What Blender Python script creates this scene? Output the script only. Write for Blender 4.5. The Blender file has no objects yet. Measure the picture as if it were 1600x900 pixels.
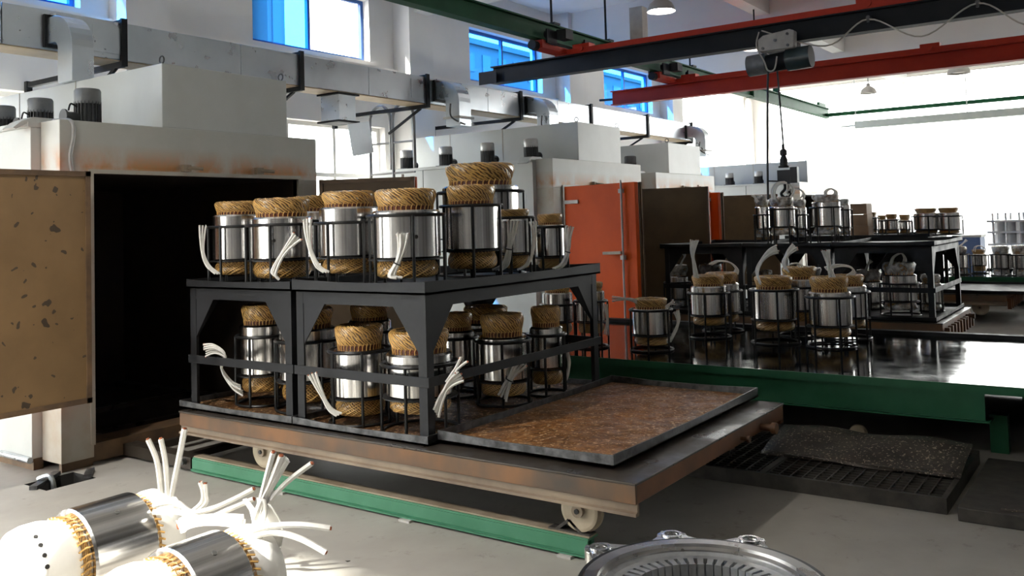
import bpy, math, random
from mathutils import Vector, Matrix
random.seed(7)
R_ = math.radians
scene = bpy.context.scene
col = scene.collection

# ------------------------------------------------------------------ camera
FPX, PY, HCAM = 1402.387, 284.571, 1.65
_y, _p, _r = R_(35.17106), R_(-2.61905), R_(1.654854)
_f = Vector((math.cos(_y)*math.cos(_p), math.sin(_y)*math.cos(_p), -math.sin(_p)))
_rt = Vector((math.sin(_y), -math.cos(_y), 0)); _d = _f.cross(_rt)
CR = _rt*math.cos(_r) + _d*math.sin(_r)
CD = -_rt*math.sin(_r) + _d*math.cos(_r)
CAM = Vector((0, 0, HCAM))
cd = bpy.data.cameras.new('camera'); cam = bpy.data.objects.new('camera', cd); col.objects.link(cam)
cd.sensor_fit = 'HORIZONTAL'; cd.sensor_width = 36; cd.lens = 36*FPX/1600
cd.shift_x = 0; cd.shift_y = (PY-450)/1600; cd.clip_start = .05; cd.clip_end = 300
m = Matrix((CR, -CD, -_f)).transposed().to_4x4(); m.translation = CAM
cam.matrix_world = m
scene.camera = cam

# ------------------------------------------------------------------ world, sun, exposure
w = bpy.data.worlds.new('sky'); scene.world = w; w.use_nodes = True
bg = w.node_tree.nodes['Background']
bg.inputs[0].default_value = (1, .975, .94, 1); bg.inputs[1].default_value = 9.0
sd = bpy.data.lights.new('sun', 'SUN'); sun = bpy.data.objects.new('sun', sd); col.objects.link(sun)
sd.energy = 22; sd.angle = R_(1.0); sd.color = (1, .96, .88)
SUND = Vector((.75, -.35, -.56)).normalized()
sun.rotation_euler = SUND.to_track_quat('-Z', 'Y').to_euler(); sun.location = (-8, 8, 9)
vs = scene.view_settings
vs.view_transform = 'Standard'; vs.look = 'None'; vs.gamma = 1; vs.use_curve_mapping = False
vs.exposure = 0.58

# ------------------------------------------------------------------ pixel helpers (a pixel gives a direction; distance from a known plane)
def ray(u, v): return CR*((u-800)/FPX) + CD*((v-PY)/FPX) + _f
def atd(u, v, d): return CAM + ray(u, v)*d
def at(u, v, X=None, Y=None, Z=None):
    q = ray(u, v)
    t = (X/q.x) if X is not None else (Y/q.y) if Y is not None else ((Z-HCAM)/q.z)
    return CAM + q*t
def depth(p): return (Vector(p)-CAM).dot(_f)

# ------------------------------------------------------------------ mesh builder
class MB:
    def __init__(s): s.v = []; s.f = []; s.sm = []; s.uv = []
    def face(s, idx, smooth=False, uv=None):
        s.f.append(tuple(idx)); s.sm.append(smooth); s.uv.append(uv)
    def box(s, x0, y0, z0, x1, y1, z1):
        if x0 > x1: x0, x1 = x1, x0
        if y0 > y1: y0, y1 = y1, y0
        if z0 > z1: z0, z1 = z1, z0
        b = len(s.v)
        s.v += [(x, y, z) for z in (z0, z1) for x, y in ((x0, y0), (x1, y0), (x1, y1), (x0, y1))]
        for q in ((3,2,1,0), (4,5,6,7), (0,1,5,4), (1,2,6,5), (2,3,7,6), (3,0,4,7)): s.face([b+i for i in q])
        return s
    def obox(s, c, size, rot=None):
        c = Vector(c); b = len(s.v); h = Vector(size)/2
        M = rot if rot is not None else Matrix.Identity(3)
        for z in (-1, 1):
            for x, y in ((-1,-1), (1,-1), (1,1), (-1,1)):
                s.v.append(tuple(c + M @ Vector((x*h.x, y*h.y, z*h.z))))
        for q in ((3,2,1,0), (4,5,6,7), (0,1,5,4), (1,2,6,5), (2,3,7,6), (3,0,4,7)): s.face([b+i for i in q])
        return s
    def bar(s, a, b, wdt, hgt, up=(0,0,1)):
        a, b = Vector(a), Vector(b); d = (b-a); L = d.length; d.normalize(); up = Vector(up)
        if abs(d.dot(up)) > .98: up = Vector((1,0,0))
        n = d.cross(up).normalized(); u = n.cross(d)
        return s.obox((a+b)/2, (L, wdt, hgt), Matrix((d, n, u)).transposed())
    def prism(s, pts, off):
        n = len(pts); b = len(s.v); off = Vector(off)
        s.v += [tuple(Vector(p)) for p in pts] + [tuple(Vector(p)+off) for p in pts]
        s.face([b+i for i in range(n)][::-1]); s.face([b+n+i for i in range(n)])
        for i in range(n):
            j = (i+1) % n; s.face((b+i, b+j, b+n+j, b+n+i))
        return s
    def lathe(s, prof, c=(0,0,0), seg=32, axis='Z', closed=False, smooth=True):
        c = Vector(c); b = len(s.v); n = len(prof)
        for k in range(seg):
            a = 2*math.pi*k/seg; ca, sa = math.cos(a), math.sin(a)
            for r, z in prof:
                p = (r*ca, r*sa, z) if axis == 'Z' else (z, r*ca, r*sa) if axis == 'X' else (r*sa, z, r*ca)
                s.v.append((c.x+p[0], c.y+p[1], c.z+p[2]))
        m_ = n if closed else n-1
        for k in range(seg):
            k2 = (k+1) % seg
            for i in range(m_):
                j = (i+1) % n
                s.face((b+k*n+i, b+k2*n+i, b+k2*n+j, b+k*n+j), smooth,
                       ((k/seg, i/max(1,m_)), ((k+1)/seg, i/max(1,m_)), ((k+1)/seg, (i+1)/max(1,m_)), (k/seg, (i+1)/max(1,m_))))
        return s
    def cyl(s, a, b_, r, seg=16, r2=None, smooth=True):
        a, b_ = Vector(a), Vector(b_); d = (b_-a).normalized(); r2 = r if r2 is None else r2
        up = Vector((0,0,1)) if abs(d.z) < .95 else Vector((1,0,0))
        n = d.cross(up).normalized(); u = n.cross(d); k0 = len(s.v)
        for q, rr in ((a, r), (b_, r2)):
            for k in range(seg):
                t = 2*math.pi*k/seg; s.v.append(tuple(q + n*(rr*math.cos(t)) + u*(rr*math.sin(t))))
        for k in range(seg):
            j = (k+1) % seg; s.face((k0+k, k0+seg+k, k0+seg+j, k0+j), smooth)
        s.face([k0+k for k in range(seg)]); s.face([k0+seg+k for k in range(seg)][::-1])
        return s
    def tube(s, pts, r, seg=6, closed=False, taper=None):
        P = [Vector(p) for p in pts]; n = len(P); k0 = len(s.v); prev = None
        for i in range(n):
            if closed: t = P[(i+1) % n]-P[i-1]
            else: t = P[min(i+1, n-1)]-P[max(i-1, 0)]
            if t.length < 1e-9: t = Vector((0,0,1))
            t.normalize()
            if prev is None:
                up = Vector((0,0,1)) if abs(t.z) < .9 else Vector((1,0,0)); nn = t.cross(up).normalized()
            else:
                nn = (prev - t*prev.dot(t))
                nn = nn.normalized() if nn.length > 1e-6 else prev
            prev = nn; bb = t.cross(nn); rr = r if taper is None else r*taper[i]
            for k in range(seg):
                a = 2*math.pi*k/seg; s.v.append(tuple(P[i] + nn*(rr*math.cos(a)) + bb*(rr*math.sin(a))))
        for i in range(n if closed else n-1):
            i2 = (i+1) % n
            for k in range(seg):
                j = (k+1) % seg; s.face((k0+i*seg+k, k0+i*seg+j, k0+i2*seg+j, k0+i2*seg+k), True)
        if not closed:
            s.face([k0+k for k in range(seg)][::-1]); s.face([k0+(n-1)*seg+k for k in range(seg)])
        return s
    def ring(s, c, R, r, seg=32, ts=6):
        return s.tube([(c[0]+R*math.cos(2*math.pi*k/seg), c[1]+R*math.sin(2*math.pi*k/seg), c[2]) for k in range(seg)], r, ts, closed=True)
    def build(s, name, mat, parent=None, bevel=0):
        off = Vector((0,0,0))
        q = parent
        while q is not None: off += q.location; q = q.parent
        me = bpy.data.meshes.new(name)
        me.from_pydata([(x-off.x, y-off.y, z-off.z) for x, y, z in s.v], [], s.f)
        me.polygons.foreach_set('use_smooth', s.sm)
        if any(u is not None for u in s.uv):
            L = me.uv_layers.new(name='UVMap'); flat = []
            for f_, u in zip(s.f, s.uv):
                for i in range(len(f_)): flat += list(u[i]) if u else [0., 0.]
            L.data.foreach_set('uv', flat)
        me.materials.append(M[mat]); me.update()
        if any(s.sm): me.set_sharp_from_angle(angle=R_(38))
        o = bpy.data.objects.new(name, me); col.objects.link(o)
        if parent is not None: o.parent = parent
        if bevel:
            bv = o.modifiers.new('bevel', 'BEVEL'); bv.width = bevel; bv.segments = 2; bv.limit_method = 'ANGLE'
        return o
def curve(pts, n=8):
    P = [Vector(p) for p in pts]; out = []
    for i in range(len(P)-1):
        p0, p1, p2, p3 = P[max(i-1,0)], P[i], P[i+1], P[min(i+2,len(P)-1)]
        for k in range(n):
            t = k/n
            out.append(.5*((2*p1)+(p2-p0)*t+(2*p0-5*p1+4*p2-p3)*t*t+(3*p1-p0-3*p2+p3)*t**3))
    out.append(P[-1]); return out
LABELS = {}
def tag(o, label, cat, group=None, kind=None):
    if label: o['label'] = label; LABELS[label] = LABELS.get(label, 0)+1
    if cat: o['category'] = cat
    if group: o['group'] = group
    if kind: o['kind'] = kind
    return o
def thing(name, loc, label, cat, group=None):
    o = bpy.data.objects.new(name, None); col.objects.link(o); o.location = loc
    o.empty_display_size = .1
    return tag(o, label, cat, group)
def struct(name, mb, mat, bevel=0):
    o = mb.build(name, mat, None, bevel); o['kind'] = 'structure'; return o
def sroot(name, loc=(0,0,0)):
    o = bpy.data.objects.new(name, None); col.objects.link(o); o.location = loc; o['kind'] = 'structure'; return o

# ------------------------------------------------------------------ materials
M = {}
def mat(name, color, rough=.5, metal=0., spec=.5, coat=0.):
    m_ = bpy.data.materials.new(name); m_.use_nodes = True; M[name] = m_
    b = m_.node_tree.nodes['Principled BSDF']
    b.inputs['Base Color'].default_value = (*color, 1); b.inputs['Roughness'].default_value = rough
    b.inputs['Metallic'].default_value = metal; b.inputs['Specular IOR Level'].default_value = spec
    b.inputs['Coat Weight'].default_value = coat; b.inputs['Coat Roughness'].default_value = .1
    return m_, m_.node_tree.nodes, m_.node_tree.links, b
def tex_noise(N, L, scale, detail=4, stretch=None, coord='Object', rough=.55):
    tc = N.new('ShaderNodeTexCoord'); t = N.new('ShaderNodeTexNoise')
    t.inputs['Scale'].default_value = scale; t.inputs['Detail'].default_value = detail; t.inputs['Roughness'].default_value = rough
    if stretch:
        mp = N.new('ShaderNodeMapping'); mp.inputs['Scale'].default_value = stretch
        L.new(tc.outputs[coord], mp.inputs[0]); L.new(mp.outputs[0], t.inputs['Vector'])
    else: L.new(tc.outputs[coord], t.inputs['Vector'])
    return t.outputs[0]
def ramp(N, L, fac, stops):
    r = N.new('ShaderNodeValToRGB'); e = r.color_ramp.elements
    while len(e) < len(stops): e.new(.5)
    for i, (p, c) in enumerate(stops):
        e[i].position = p; e[i].color = (*c, 1) if len(c) == 3 else c
    L.new(fac, r.inputs[0]); return r.outputs[0]
def mix(N, L, fac, a, b, mode='MIX'):
    x = N.new('ShaderNodeMix'); x.data_type = 'RGBA'; x.blend_type = mode
    for sock, val in ((x.inputs[0], fac), (x.inputs[6], a), (x.inputs[7], b)):
        if isinstance(val, (int, float)): sock.default_value = val
        elif isinstance(val, tuple): sock.default_value = (*val, 1) if len(val) == 3 else val
        else: L.new(val, sock)
    return x.outputs[2]
def bump(N, L, b, h, strength=.3, dist=.01):
    n = N.new('ShaderNodeBump'); n.inputs['Strength'].default_value = strength; n.inputs['Distance'].default_value = dist
    L.new(h, n.inputs['Height']); L.new(n.outputs[0], b.inputs['Normal'])
def noisy(name, c1, c2, scale, rough=.5, metal=0., stops=(.35,.65), stretch=None, bmp=0, rvar=None, coat=0., spec=.5):
    m_, N, L, b = mat(name, c1, rough, metal, spec, coat)
    t = tex_noise(N, L, scale, 5, stretch)
    L.new(ramp(N, L, t, ((stops[0], c1), (stops[1], c2))), b.inputs['Base Color'])
    if rvar: L.new(ramp(N, L, t, ((stops[0], (rvar[0],)*3), (stops[1], (rvar[1],)*3))), b.inputs['Roughness'])
    if bmp: bump(N, L, b, t, bmp)
    return m_, N, L, b, t

noisy('wall_paint', (.83,.80,.77), (.77,.74,.71), 1.2, .75, bmp=.05)
noisy('wall_grey', (.30,.29,.28), (.24,.23,.22), 1.2, .8)
noisy('ceiling_paint', (.82,.81,.80), (.76,.75,.74), .8, .8)
noisy('asphalt', (.11,.11,.11), (.09,.09,.09), .5, .9)
noisy('oven_paint', (.53,.55,.535), (.46,.475,.46), 2.2, .42, stops=(.3,.75))
def rust_header():
    m_, N, L, b, t = noisy('oven_header', (.49,.49,.46), (.41,.41,.37), 2.2, .45, stops=(.3,.75))
    tc = N.new('ShaderNodeTexCoord'); sp = N.new('ShaderNodeSeparateXYZ'); L.new(tc.outputs['Object'], sp.inputs[0])
    mr = N.new('ShaderNodeMapRange'); mr.inputs[1].default_value = 2.32; mr.inputs[2].default_value = 2.14; L.new(sp.outputs[2], mr.inputs[0])
    mr2 = N.new('ShaderNodeMapRange'); mr2.inputs[1].default_value = 2.08; mr2.inputs[2].default_value = 2.15; L.new(sp.outputs[2], mr2.inputs[0])
    n = tex_noise(N, L, 3.2, 6, (1, 1, .6))
    r = ramp(N, L, n, ((.34, (0,0,0)), (.52, (1,1,1))))
    mu = N.new('ShaderNodeMath'); mu.operation = 'MULTIPLY'; L.new(mr.outputs[0], mu.inputs[0]); L.new(mr2.outputs[0], mu.inputs[1])
    mu2 = N.new('ShaderNodeMath'); mu2.operation = 'MULTIPLY'; L.new(mu.outputs[0], mu2.inputs[0]); L.new(r, mu2.inputs[1])
    rc = ramp(N, L, tex_noise(N, L, 22, 3), ((.3, (.50,.17,.025)), (.7, (.38,.20,.06))))
    src = b.inputs['Base Color'].links[0].from_socket
    L.new(mix(N, L, mu2.outputs[0], src, rc), b.inputs['Base Color'])
rust_header()
noisy('jamb_paint', (.42,.40,.35), (.34,.25,.16), 3.0, .5, stops=(.45,.8))
noisy('oven_lining', (.016,.013,.011), (.035,.022,.013), 3, .6)
def door_inner(name, base, dark):
    m_, N, L, b, t = noisy(name, base, tuple(c*.72 for c in base), 2.5, .5, stops=(.3,.75))
    tc = N.new('ShaderNodeTexCoord'); v = N.new('ShaderNodeTexVoronoi'); v.inputs['Scale'].default_value = 17
    nz = N.new('ShaderNodeTexNoise'); nz.inputs['Scale'].default_value = 9
    L.new(tc.outputs['Object'], nz.inputs['Vector'])
    L.new(mix(N, L, .12, tc.outputs['Object'], nz.outputs[1]), v.inputs['Vector'])
    sp = N.new('ShaderNodeSeparateColor'); L.new(v.outputs['Color'], sp.inputs[0])
    md = N.new('ShaderNodeMath'); md.operation = 'MULTIPLY'; md.inputs[1].default_value = .42
    pw = N.new('ShaderNodeMath'); pw.operation = 'POWER'; pw.inputs[1].default_value = 3; L.new(sp.outputs[0], pw.inputs[0]); L.new(pw.outputs[0], md.inputs[0])
    lt = N.new('ShaderNodeMath'); lt.operation = 'LESS_THAN'; L.new(v.outputs['Distance'], lt.inputs[0]); L.new(md.outputs[0], lt.inputs[1])
    src = b.inputs['Base Color'].links[0].from_socket
    L.new(mix(N, L, lt.outputs[0], src, dark), b.inputs['Base Color'])
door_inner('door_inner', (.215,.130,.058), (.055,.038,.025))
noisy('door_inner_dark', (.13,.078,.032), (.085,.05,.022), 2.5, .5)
noisy('door_edge', (.17,.10,.05), (.08,.05,.03), 6, .55)
noisy('orange_paint', (.52,.066,.002), (.43,.05,.002), 2.0, .55, bmp=.03, spec=.15)
m_, N, L, b, t = noisy('galvanized', (.55,.60,.65), (.70,.74,.78), 1.6, .38, 1., stops=(.3,.7))
L.new(ramp(N, L, tex_noise(N, L, 5, 4), ((.3, (.24,)*3), (.7, (.42,)*3))), b.inputs['Roughness'])
bump(N, L, b, tex_noise(N, L, .9, 1), .12, .05)
noisy('duct_board', (.55,.42,.26), (.42,.32,.20), 3, .6)
noisy('black_steel', (.009,.0095,.011), (.022,.023,.026), 6, .5, 0, bmp=.08, rvar=(.42,.62), spec=.22)
noisy('cage_black', (.006,.006,.0065), (.014,.014,.014), 14, .4, 0, spec=.35)
m_, N, L, b, t = noisy('rust_beam', (.11,.065,.036), (.19,.088,.034), 5, .5, .25, stretch=(1,1,.5), bmp=.1)
L.new(mix(N, L, ramp(N, L, tex_noise(N, L, 2.2, 3), ((.45, (0,0,0)), (.7, (1,1,1)))), b.inputs['Base Color'].links[0].from_socket, (.065,.050,.038)), b.inputs['Base Color'])
noisy('flange_brown', (.13,.09,.06), (.25,.19,.13), 2.2, .5)
noisy('rust_orange', (.20,.075,.024), (.11,.045,.016), 3, .55, bmp=.1)
m_, N, L, b, t = noisy('deck_dark', (.030,.023,.018), (.055,.043,.032), 5, .35, .3, rvar=(.25,.5))
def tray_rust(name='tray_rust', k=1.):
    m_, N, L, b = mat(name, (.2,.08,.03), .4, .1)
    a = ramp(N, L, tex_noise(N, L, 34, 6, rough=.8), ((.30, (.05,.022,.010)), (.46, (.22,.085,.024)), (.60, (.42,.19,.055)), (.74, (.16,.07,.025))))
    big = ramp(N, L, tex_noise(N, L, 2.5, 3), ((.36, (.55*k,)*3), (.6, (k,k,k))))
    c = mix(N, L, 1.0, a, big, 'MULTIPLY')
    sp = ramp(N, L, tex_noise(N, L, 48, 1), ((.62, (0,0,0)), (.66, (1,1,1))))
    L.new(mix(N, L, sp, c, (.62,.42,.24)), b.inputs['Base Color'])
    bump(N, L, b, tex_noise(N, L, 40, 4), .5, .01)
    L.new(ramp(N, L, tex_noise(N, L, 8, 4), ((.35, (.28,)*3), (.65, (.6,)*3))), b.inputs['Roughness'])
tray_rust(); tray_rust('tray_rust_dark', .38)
noisy('lip_steel', (.045,.045,.047), (.13,.13,.133), 16, .38, .6, bmp=.25, rvar=(.28,.5))
noisy('green_paint', (.010,.080,.034), (.016,.098,.046), 5, .45, bmp=.05, spec=.3)
noisy('rail_green', (.035,.165,.085), (.055,.20,.115), 7, .45, stops=(.35,.7))
noisy('runway_green', (.008,.070,.027), (.013,.09,.038), 3, .55, spec=.2)
noisy('red_paint', (.50,.036,.014), (.40,.028,.012), 2, .5, spec=.25)
noisy('girder_black', (.010,.011,.014), (.017,.018,.021), 3, .6, spec=.25)
m_, N, L, b, t = noisy('table_black', (.006,.006,.006), (.014,.014,.013), 3, .09, 0, rvar=(.05,.14), spec=.7)
bump(N, L, b, tex_noise(N, L, 2.5, 3, (1, .35, 1)), .05, .03)
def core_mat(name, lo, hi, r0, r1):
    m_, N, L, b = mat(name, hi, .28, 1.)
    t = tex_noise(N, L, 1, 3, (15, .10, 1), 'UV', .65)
    L.new(ramp(N, L, t, ((.36, lo), (.56, hi))), b.inputs['Base Color'])  # bright and dark reflection bands painted into the steel colour
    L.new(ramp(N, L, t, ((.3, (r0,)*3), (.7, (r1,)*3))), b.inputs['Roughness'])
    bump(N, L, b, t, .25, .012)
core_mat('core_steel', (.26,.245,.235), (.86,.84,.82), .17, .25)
def winding_mat(name, c_gap, c1, c2, rough=.36):
    m_, N, L, b = mat(name, c1, rough, 0, .5, .6)
    tc = N.new('ShaderNodeTexCoord'); wv = N.new('ShaderNodeTexWave'); wv.bands_direction = 'DIAGONAL'
    mp = N.new('ShaderNodeMapping'); mp.inputs['Scale'].default_value = (26, 9, 1)
    L.new(tc.outputs['UV'], mp.inputs[0]); L.new(mp.outputs[0], wv.inputs['Vector'])
    wv.inputs['Scale'].default_value = 1.1; wv.inputs['Distortion'].default_value = 3.5; wv.inputs['Detail'].default_value = 3; wv.inputs['Detail Scale'].default_value = 1.5
    c = ramp(N, L, wv.outputs[1], ((.08, c_gap), (.42, c1), (.85, c2)))
    n = ramp(N, L, tex_noise(N, L, 30, 4), ((.3, (.55,)*3), (.65, (1,1,1))))
    L.new(mix(N, L, 1., c, n, 'MULTIPLY'), b.inputs['Base Color'])
    bump(N, L, b, wv.outputs[1], .5, .005)
winding_mat('winding_tan', (.09,.034,.008), (.42,.205,.045), (.72,.44,.14))
noisy('lacing_tan', (.76,.48,.165), (.58,.32,.085), 40, .35)
noisy('slot_red', (.16,.035,.012), (.07,.025,.012), 30, .6)
def film():
    m_, N, L, b = mat('plastic_film', (.80,.80,.79), .18, 0, .6)
    t = tex_noise(N, L, 14, 4)
    L.new(ramp(N, L, t, ((.35, (.42,.42,.41)), (.6, (.85,.85,.84)))), b.inputs['Base Color'])
    bump(N, L, b, t, 1., .03); b.inputs['Subsurface Weight'].default_value = 0
    tr = N.new('ShaderNodeBsdfTransparent'); mx = N.new('ShaderNodeMixShader')
    f2 = ramp(N, L, t, ((.35, (.32,)*3), (.65, (.75,)*3)))
    L.new(f2, mx.inputs[0]); L.new(tr.outputs[0], mx.inputs[1]); L.new(b.outputs[0], mx.inputs[2])
    out = [n for n in N if n.type == 'OUTPUT_MATERIAL'][0]; L.new(mx.outputs[0], out.inputs[0])
film()
noisy('sleeve_white', (.80,.78,.74), (.70,.68,.63), 25, .45)
noisy('paper_white', (.86,.84,.80), (.78,.76,.72), 8, .6, bmp=.2)
noisy('copper', (.42,.12,.05), (.25,.07,.03), 50, .4, .6)
m_, N, L, b, t = noisy('concrete', (.37,.35,.315), (.29,.27,.24), 1.3, .55, stops=(.3,.7), rvar=(.42,.65))
st = ramp(N, L, tex_noise(N, L, 6, 8, rough=.75), ((.58, (1,1,1)), (.75, (.45,.42,.38))))
L.new(mix(N, L, 1., b.inputs['Base Color'].links[0].from_socket, st, 'MULTIPLY'), b.inputs['Base Color'])
bump(N, L, b, tex_noise(N, L, 14, 5), .08, .01)
mat('pit_dark', (.02,.018,.016), .8)
noisy('wheel_tan', (.42,.35,.25), (.33,.27,.19), 9, .5)
noisy('flange_tan', (.32,.26,.19), (.20,.15,.10), 5, .5)
noisy('motor_grey', (.045,.047,.05), (.07,.072,.075), 12, .45)
noisy('motor_cap', (.12,.125,.13), (.17,.175,.18), 12, .4)
noisy('motor_cap_light', (.42,.42,.41), (.52,.52,.51), 12, .35, .4)
noisy('hoist_grey', (.44,.42,.39), (.34,.32,.30), 6, .5)
noisy('hoist_blue', (.020,.035,.040), (.035,.055,.06), 5, .35)
noisy('cast_alu', (.62,.62,.61), (.80,.80,.79), 9, .2, 1., bmp=.3, rvar=(.12,.3))
noisy('machined', (.34,.325,.31), (.52,.51,.50), 5, .32, 1., rvar=(.22,.42))
noisy('lamination', (.42,.43,.44), (.54,.55,.56), 20, .4, .8)
mat('cable_black', (.012,.012,.012), .5)
noisy('cable_pale', (.50,.47,.42), (.38,.35,.31), 8, .5)
noisy('grate_dark', (.035,.031,.027), (.07,.062,.052), 12, .5, .3, bmp=.2)
m_, N, L, b, t = noisy('plate_dark', (.030,.025,.021), (.075,.060,.047), 9, .5, .2, bmp=.2)
L.new(mix(N, L, ramp(N, L, tex_noise(N, L, 60, 2), ((.61, (0,0,0)), (.65, (1,1,1)))), b.inputs['Base Color'].links[0].from_socket, (.42,.34,.26)), b.inputs['Base Color'])
noisy('tube_white', (.24,.235,.23), (.30,.295,.29), 6, .4)
noisy('cardboard', (.30,.19,.11), (.24,.15,.085), 5, .7)
noisy('bin_blue', (.10,.17,.36), (.13,.20,.38), 4, .45)
mat('frame_blue', (.012,.09,.33), .4)
mat('frame_white', (.75,.73,.70), .5)
noisy('shade_metal', (.42,.39,.36), (.48,.45,.42), 6, .4, .3)
noisy('pale_steel', (.55,.60,.57), (.62,.66,.63), 4, .5)
noisy('pale_rack', (.55,.55,.56), (.65,.65,.66), 6, .45, .4)
noisy('facade', (.42,.44,.47), (.36,.38,.41), .3, .8)
mat('facade_window', (.10,.13,.17), .2)
def glass(name, tint, gl=.08):
    m_ = bpy.data.materials.new(name); m_.use_nodes = True; M[name] = m_
    N, L = m_.node_tree.nodes, m_.node_tree.links
    N.remove(N['Principled BSDF']); out = [n for n in N if n.type == 'OUTPUT_MATERIAL'][0]
    t = N.new('ShaderNodeBsdfTransparent'); t.inputs[0].default_value = (*tint, 1)
    g = N.new('ShaderNodeBsdfGlossy'); g.inputs['Roughness'].default_value = .03
    x = N.new('ShaderNodeMixShader'); x.inputs[0].default_value = gl
    L.new(t.outputs[0], x.inputs[1]); L.new(g.outputs[0], x.inputs[2]); L.new(x.outputs[0], out.inputs[0])
glass('glass_blue', (.19,.56,.97)); glass('glass_clear', (.93,.95,.95), .04)
m_, N, L, b = mat('bulb', (1,1,1), .5); b.inputs['Emission Color'].default_value = (1,.98,.95,1); b.inputs['Emission Strength'].default_value = 25

# ================================================================== THE SETTING
YW = 9.8; ZC = 5.92; XN, XF = -3.0, 27.0; YR = -7.0
# floor with a small service pit beside the first oven
PX0, PX1, PY0, PY1 = 3.06, 3.40, 5.93, 6.22
fb = MB()
for x0, x1, y0, y1 in ((XN, PX0, YR, YW), (PX1, XF, YR, YW), (PX0, PX1, YR, PY0), (PX0, PX1, PY1, YW)):
    b0 = len(fb.v); fb.v += [(x0,y0,0), (x1,y0,0), (x1,y1,0), (x0,y1,0)]; fb.face((b0, b0+1, b0+2, b0+3))
floor = struct('floor', fb, 'concrete')
pit = MB(); t_ = .02
pit.box(PX0, PY0, -.22, PX1, PY1, -.2); pit.box(PX0-t_, PY0, -.22, PX0, PY1, -.001); pit.box(PX1, PY0, -.22, PX1+t_, PY1, -.001)
pit.box(PX0, PY0-t_, -.22, PX1, PY0, -.001); pit.box(PX0, PY1, -.22, PX1, PY1+t_, -.001)
pit.build('pit_lining', 'pit_dark', floor)
for k, (a, b_) in enumerate((((3.02, 6.02, .014), (3.30, 6.25, .014)), ((3.36, 5.97, .014), (3.47, 6.12, .014)))):
    MB().bar(a, b_, .05, .025).build('pit_cover_strip', 'lip_steel', floor)
pp = MB(); pp.tube(curve([(3.12, 6.15, .03), (3.16, 6.08, .05), (3.17, 6.05, -.02), (3.17, 6.04, -.15)]), .018, 8); pp.build('drain_pipe', 'galvanized', floor)

struct('ground_outside', MB().box(-120, -120, -.6, 200, 160, -.3), 'asphalt')
def holed(name, axis, pos, thick, a0, a1, z0, z1, holes, matn):
    """wall along an axis with rectangular openings (a0,a1,z0,z1)"""
    A = sorted({a0, a1, *[h[0] for h in holes], *[h[1] for h in holes]}); Z = sorted({z0, z1, *[h[2] for h in holes], *[h[3] for h in holes]})
    mb = MB()
    for i in range(len(A)-1):
        for j in range(len(Z)-1):
            ca, cz = (A[i]+A[i+1])/2, (Z[j]+Z[j+1])/2
            if any(h[0] < ca < h[1] and h[2] < cz < h[3] for h in holes): continue
            if axis == 'X': mb.box(A[i], pos, Z[j], A[i+1], pos+thick, Z[j+1])
            else: mb.box(pos, A[i], Z[j], pos+thick, A[i+1], Z[j+1])
    return struct(name, mb, matn)
UP = [(-1.67, .60), (3.20, 5.47), (7.89, 10.145), (12.70, 15.07), (17.6, 20.0)]
UZ = (4.24, 5.21)
LO = [(-2.7, 1.3), (3.20, 5.6), (7.6, 10.45), (12.70, 15.2), (17.2, 20.0)]  # first opening is out of view, enlarged to light the left floor
LZ = (.95, 3.22)
holes = [(a, b_, *UZ) for a, b_ in UP] + [(a, b_, *(LZ if a > 0 else (.1, 3.6))) for a, b_ in LO] + [(21.5, 26.6, .9, 5.3)]
wall_back = holed('wall_back', 'X', YW, .28, XN, XF, 0, ZC, holes, 'wall_paint')
CX = [(5.82, 6.40), (10.69, 11.27), (15.56, 16.14), (20.43, 21.01)]
for a, b_ in CX: MB().box(a, 9.45, 0, b_, YW, ZC).build('pilaster', 'wall_paint', wall_back)
MB().box(XN, 9.72, 4.10, 21.0, 9.80, 4.16).build('wall_ledge', 'wall_paint', wall_back)

wn = [0]
def window(axis, pos, a0, a1, z0, z1, frame, glassm, nx=2, zbars=(), fw=.06, gl=None):
    wn[0] += 1
    loc = ((a0+a1)/2, pos, z0) if axis == 'X' else (pos, (a0+a1)/2, z0)
    r = sroot('window_%d' % wn[0], loc)
    def bx(u0, u1, w0, w1, d0=-.03, d1=.03):
        mb = MB()
        return mb.box(u0, pos+d0, w0, u1, pos+d1, w1) if axis == 'X' else mb.box(pos+d0, u0, w0, pos+d1, u1, w1)
    f_ = MB()
    for q in ((a0, a1, z0, z0+fw), (a0, a1, z1-fw, z1), (a0, a0+fw, z0+fw, z1-fw), (a1-fw, a1, z0+fw, z1-fw)):
        g = bx(*q); k = len(f_.v); f_.v += g.v
        for fa in g.f: f_.face([i+k for i in fa])
    f_.build('window_frame', frame, r)
    st_ = (a1-a0-2*fw)/nx
    for i in range(1, nx): bx(a0+fw+st_*i-fw*.45, a0+fw+st_*i+fw*.45, z0+fw, z1-fw).build('mullion', frame, r)
    for zb in zbars: bx(a0+fw, a1-fw, zb-.03, zb+.03, -.028, .028).build('transom', frame, r)
    zs = [z0+fw, *zbars, z1-fw]
    for i in range(nx):
        for j in range(len(zs)-1):
            gm = gl[i] if gl else glassm
            bx(a0+fw+st_*i, a0+fw+st_*(i+1), zs[j], zs[j+1], -.004, .004).build('pane', gm, r)
    return r
for i, (a, b_) in enumerate(UP):
    window('X', YW+.16, a, b_, *UZ, 'frame_blue', 'glass_blue', 2, (), .055, ['glass_blue', 'glass_clear'] if i == 2 else None)
for a, b_ in LO: window('X', YW+.16, a, b_, *(LZ if a > 0 else (.1, 3.6)), 'frame_white', 'glass_clear', 3, (2.45,), .06)
window('X', YW+.16, 21.5, 26.6, .9, 5.3, 'frame_white', 'glass_clear', 1, (), .06)  # large glazing added so the last bay turns out blown white
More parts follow.
